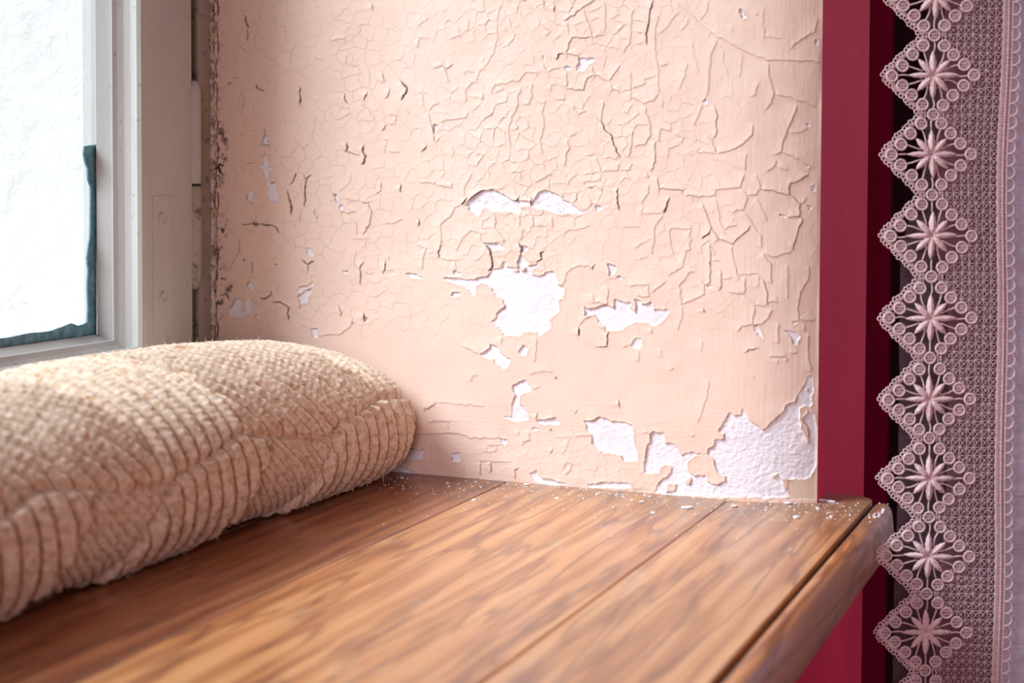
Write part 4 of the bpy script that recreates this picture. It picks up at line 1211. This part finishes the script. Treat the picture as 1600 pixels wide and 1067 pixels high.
for ci, c_ in enumerate(C):
    nxt = C[ci + 1] if ci + 1 < len(C) else (c_[0], c_[1] - pitchz)
    ph = abs(nxt[1] - c_[1]) / PXM / 125.0
    def A(a, b_, c_=c_, ph=ph): return at(c_, a, b_ * ph)
    for k, (L1, wd) in enumerate(((40, 5.6), (34, 6.2), (37, 6.4), (34, 6.2), (38, 5.0), (34, 6.2), (37, 6.4), (34, 6.2))):
        petal(c_, k * PI / 4 + r6.normal(0, 0.03), 2.5, L1, wd)
    ring_(c_, 2.0 * PXM, 1.1 * PXM, 8)
    spokes = [(0, -36, 0, -55), (0, 36, 0, 55), (38, 1, 55, 0), (-37, 0, -57, 1), (8, -15, 16, -41), (-8, -15, -16, -41), (8, 15, 15, 41), (-8, 15, -16, 41),
              (16, 7, 41, 17), (16, -7, 41, -17), (-16, 7, -40, 15), (-16, -7, -40, -15)]
    for a, b_, a2, b2 in spokes: thread(A(a, b_), A(a2, b2), 1.15 * PXM, 5, r6.normal(0, 1.2) * PXM)
    ros = [(0, 62), (16, 47), (-16, 47), (31, 32), (-32, 32), (47, 17), (-48, 16), (63, 0), (-64, 1), (47, -17), (-48, -15), (31, -32), (-32, -32), (16, -47), (-16, -47)]
    for a, b_ in ros: rosette(A(a, b_))
    # picot edging along the free side: two staggered rows of little loops tied by threads
    E_ = [(-20, 62), (-27, 51), (-37, 43), (-44, 34), (-54, 27), (-60, 18), (-70, 11), (-77, 1), (-70, -10), (-60, -17), (-54, -27), (-44, -33), (-37, -43), (-27, -50), (-20, -61)]
    for (a, b_), (a2, b2) in zip(E_, E_[1:]):
        for t in (0.0, 0.5):
            x, y = a + (a2 - a) * t, b_ + (b2 - b_) * t
            nx, ny = -(b2 - b_), (a2 - a); l = math.hypot(nx, ny); nx, ny = nx / l, ny / l
            if nx > 0: nx, ny = -nx, -ny
            x += r6.normal(0, 0.5); y += r6.normal(0, 0.5)
            ring_(A(x + nx * 2.2, y + ny * 2.2), 3.1 * PXM, 1.0 * PXM, 8)
            thread(A(x - nx * 1, y - ny * 1), A(x - nx * 7, y - ny * 7), 0.7 * PXM, 2)
            thread(A(x + (a2 - a) * .25 - nx * 1, y + (b2 - b_) * .25 - ny * 1), A(x + (a2 - a) * .25 - nx * 6, y + (b2 - b_) * .25 - ny * 6), 0.55 * PXM, 2)
        thread(A(a + 2.5, b_), A(a2 + 2.5, b2), 0.8 * PXM, 2)
        thread(A(a + 6, b_), A(a2 + 6, b2), 0.6 * PXM, 2)
    for d_ in (-17, -12, 12, 17): thread(A(d_, 50), A(d_, 75), 0.8 * PXM, 3)
    for d_ in (-4, 2): thread(A(-18, 62.5 + d_), A(-6, 62.5 + d_), 0.7 * PXM, 2)
# net ground: squares with both diagonals, between the diamonds and the straight band
p_ = 12.6
zt = C[0][1] + 0.02; zb = C[-1][1] - 0.02
nrow = int((zt - zb) / (p_ * 1.08 * PXM)); ncol = 9
def lean(z):                                                                   # flower line drifts slightly along the cloth
    zs_ = [c_[1] for c_ in C][::-1]; ss_ = [c_[0] for c_ in C][::-1]; return float(np.interp(z, zs_, ss_))
Nd = np.zeros((nrow, ncol, 2))
for i in range(nrow):
    z = zt - i * p_ * 1.08 * PXM
    for j in range(ncol):
        a = 12 + j * (92.0 / (ncol - 1))
        Nd[i, j] = (lean(z) + a * PXM + r6.normal(0, 0.6) * PXM * (0 < j < ncol - 1), z + r6.normal(0, 0.8) * PXM)
def blocked(p):
    """true inside the flower diamonds"""
    for c_ in C:
        a, b_ = (p[0] - c_[0]) / PXM, (p[1] - c_[1]) / PXM
        if abs(b_) < 62.5 and a < 62 - abs(b_) * 0.98 + 2: return True
    return False
for i in range(nrow - 1):
    for j in range(ncol):
        if j + 1 < ncol:
            for a, b_, rr_ in ((Nd[i, j], Nd[i, j + 1], 0.52), (Nd[i, j], Nd[i + 1, j + 1], 0.42), (Nd[i, j + 1], Nd[i + 1, j], 0.42)):
                m_ = (a + b_) / 2
                if not blocked(m_): thread(a, b_, rr_ * PXM, 3, r6.normal(0, 0.5) * PXM, k=4)
        a, b_ = Nd[i, j], Nd[i + 1, j]
        if not blocked((a + b_) / 2): thread(a, b_, 0.52 * PXM, 3, r6.normal(0, 0.4) * PXM, k=4)
# straight band of dense satin stitches, then small scallops against the cloth
z = zt; k = 0
while z > zb:
    L0 = lean(z) + 103 * PXM
    thread((L0 + r6.normal(0, .4) * PXM, z), (L0 + (15.5 + r6.normal(0, .4)) * PXM, z - r6.uniform(0.2, 1.6) * PXM), 0.95 * PXM, 2, off=0.0003, k=4)
    z -= 2.1 * PXM; k += 1
for d_ in (103.5, 106, 112, 118):
    zz = np.linspace(zt, zb, 90); lace.tube([cp(lean(z) + d_ * PXM, z, 0.0006) for z in zz], 0.85 * PXM, 4, nrm=NV)
z = zt
while z > zb:
    L0 = lean(z) + 118 * PXM; hp = 9.7
    lace.tube([cp(L0 + 12.5 * math.sin(t) ** 0.7 * PXM, z - (hp - hp * math.cos(t)) * PXM, 0.0004) for t in np.linspace(0.0, PI, 11)], 1.25 * PXM, 5, nrm=NV)
    z -= 2 * hp * PXM
lb_ = lace.build('lace_border', M_lace, cur, smooth=True)
# the plain cloth the border is sewn to, with small creases
M_sheer = sheer('sheer_cloth', (0.74, 0.64, 0.76), 0.95)
def cloth(name, s_edge, s_end, back0, back1, m, amp_=0.0012, zr=None, thick=0.0003):
    zr = zr or (zb, zt)
    n, k = 360, 200; r7 = noise2(n, k, 5, 22) + 0.7 * noise2(n, k, 3, 9)
    z = np.linspace(zr[1], zr[0], n)
    Pm = np.zeros((n, k, 3))
    for i in range(n):
        se = s_edge(z[i])
        for j in range(k):
            t = j / (k - 1); s = se + (s_end - se) * t
            off = -(back0 + (back1 - back0) * t) + amp_ * r7[i, j]
            Pm[i, j] = cp(s, z[i], off)
    o_ = grid_mesh(name, Pm - np.array(cur.location), m, None); o_.parent = cur
    return o_
cloth('sheer_panel', lambda z: lean(z) + 117 * PXM, lean(0) + 620 * PXM, 0.0006, 0.010, M_sheer, 0.0007)
def zof(v_): return SZ(1480, v_)[1]
zA, zB = zof(420), zof(560)
M_back = sheer('sheer_back_cloth', (0.24, 0.12, 0.15), 0.92)
M_back2 = sheer('sheer_fold_cloth', (0.20, 0.13, 0.15), 0.45)
cloth('backing_fold', lambda z: SZ(1478 + (12 if z < zA else 0), 300)[0] + 0.0015 * math.sin(z * 30), lean(0) + 610 * PXM, 0.010, 0.014, M_back, 0.0008)
cloth('hem_fold', lambda z: SZ(1424 + 40 * sstep(zA, zA + 0.06, z), 300)[0], lean(0) + 600 * PXM, 0.020, 0.028, M_back2, 0.0008)
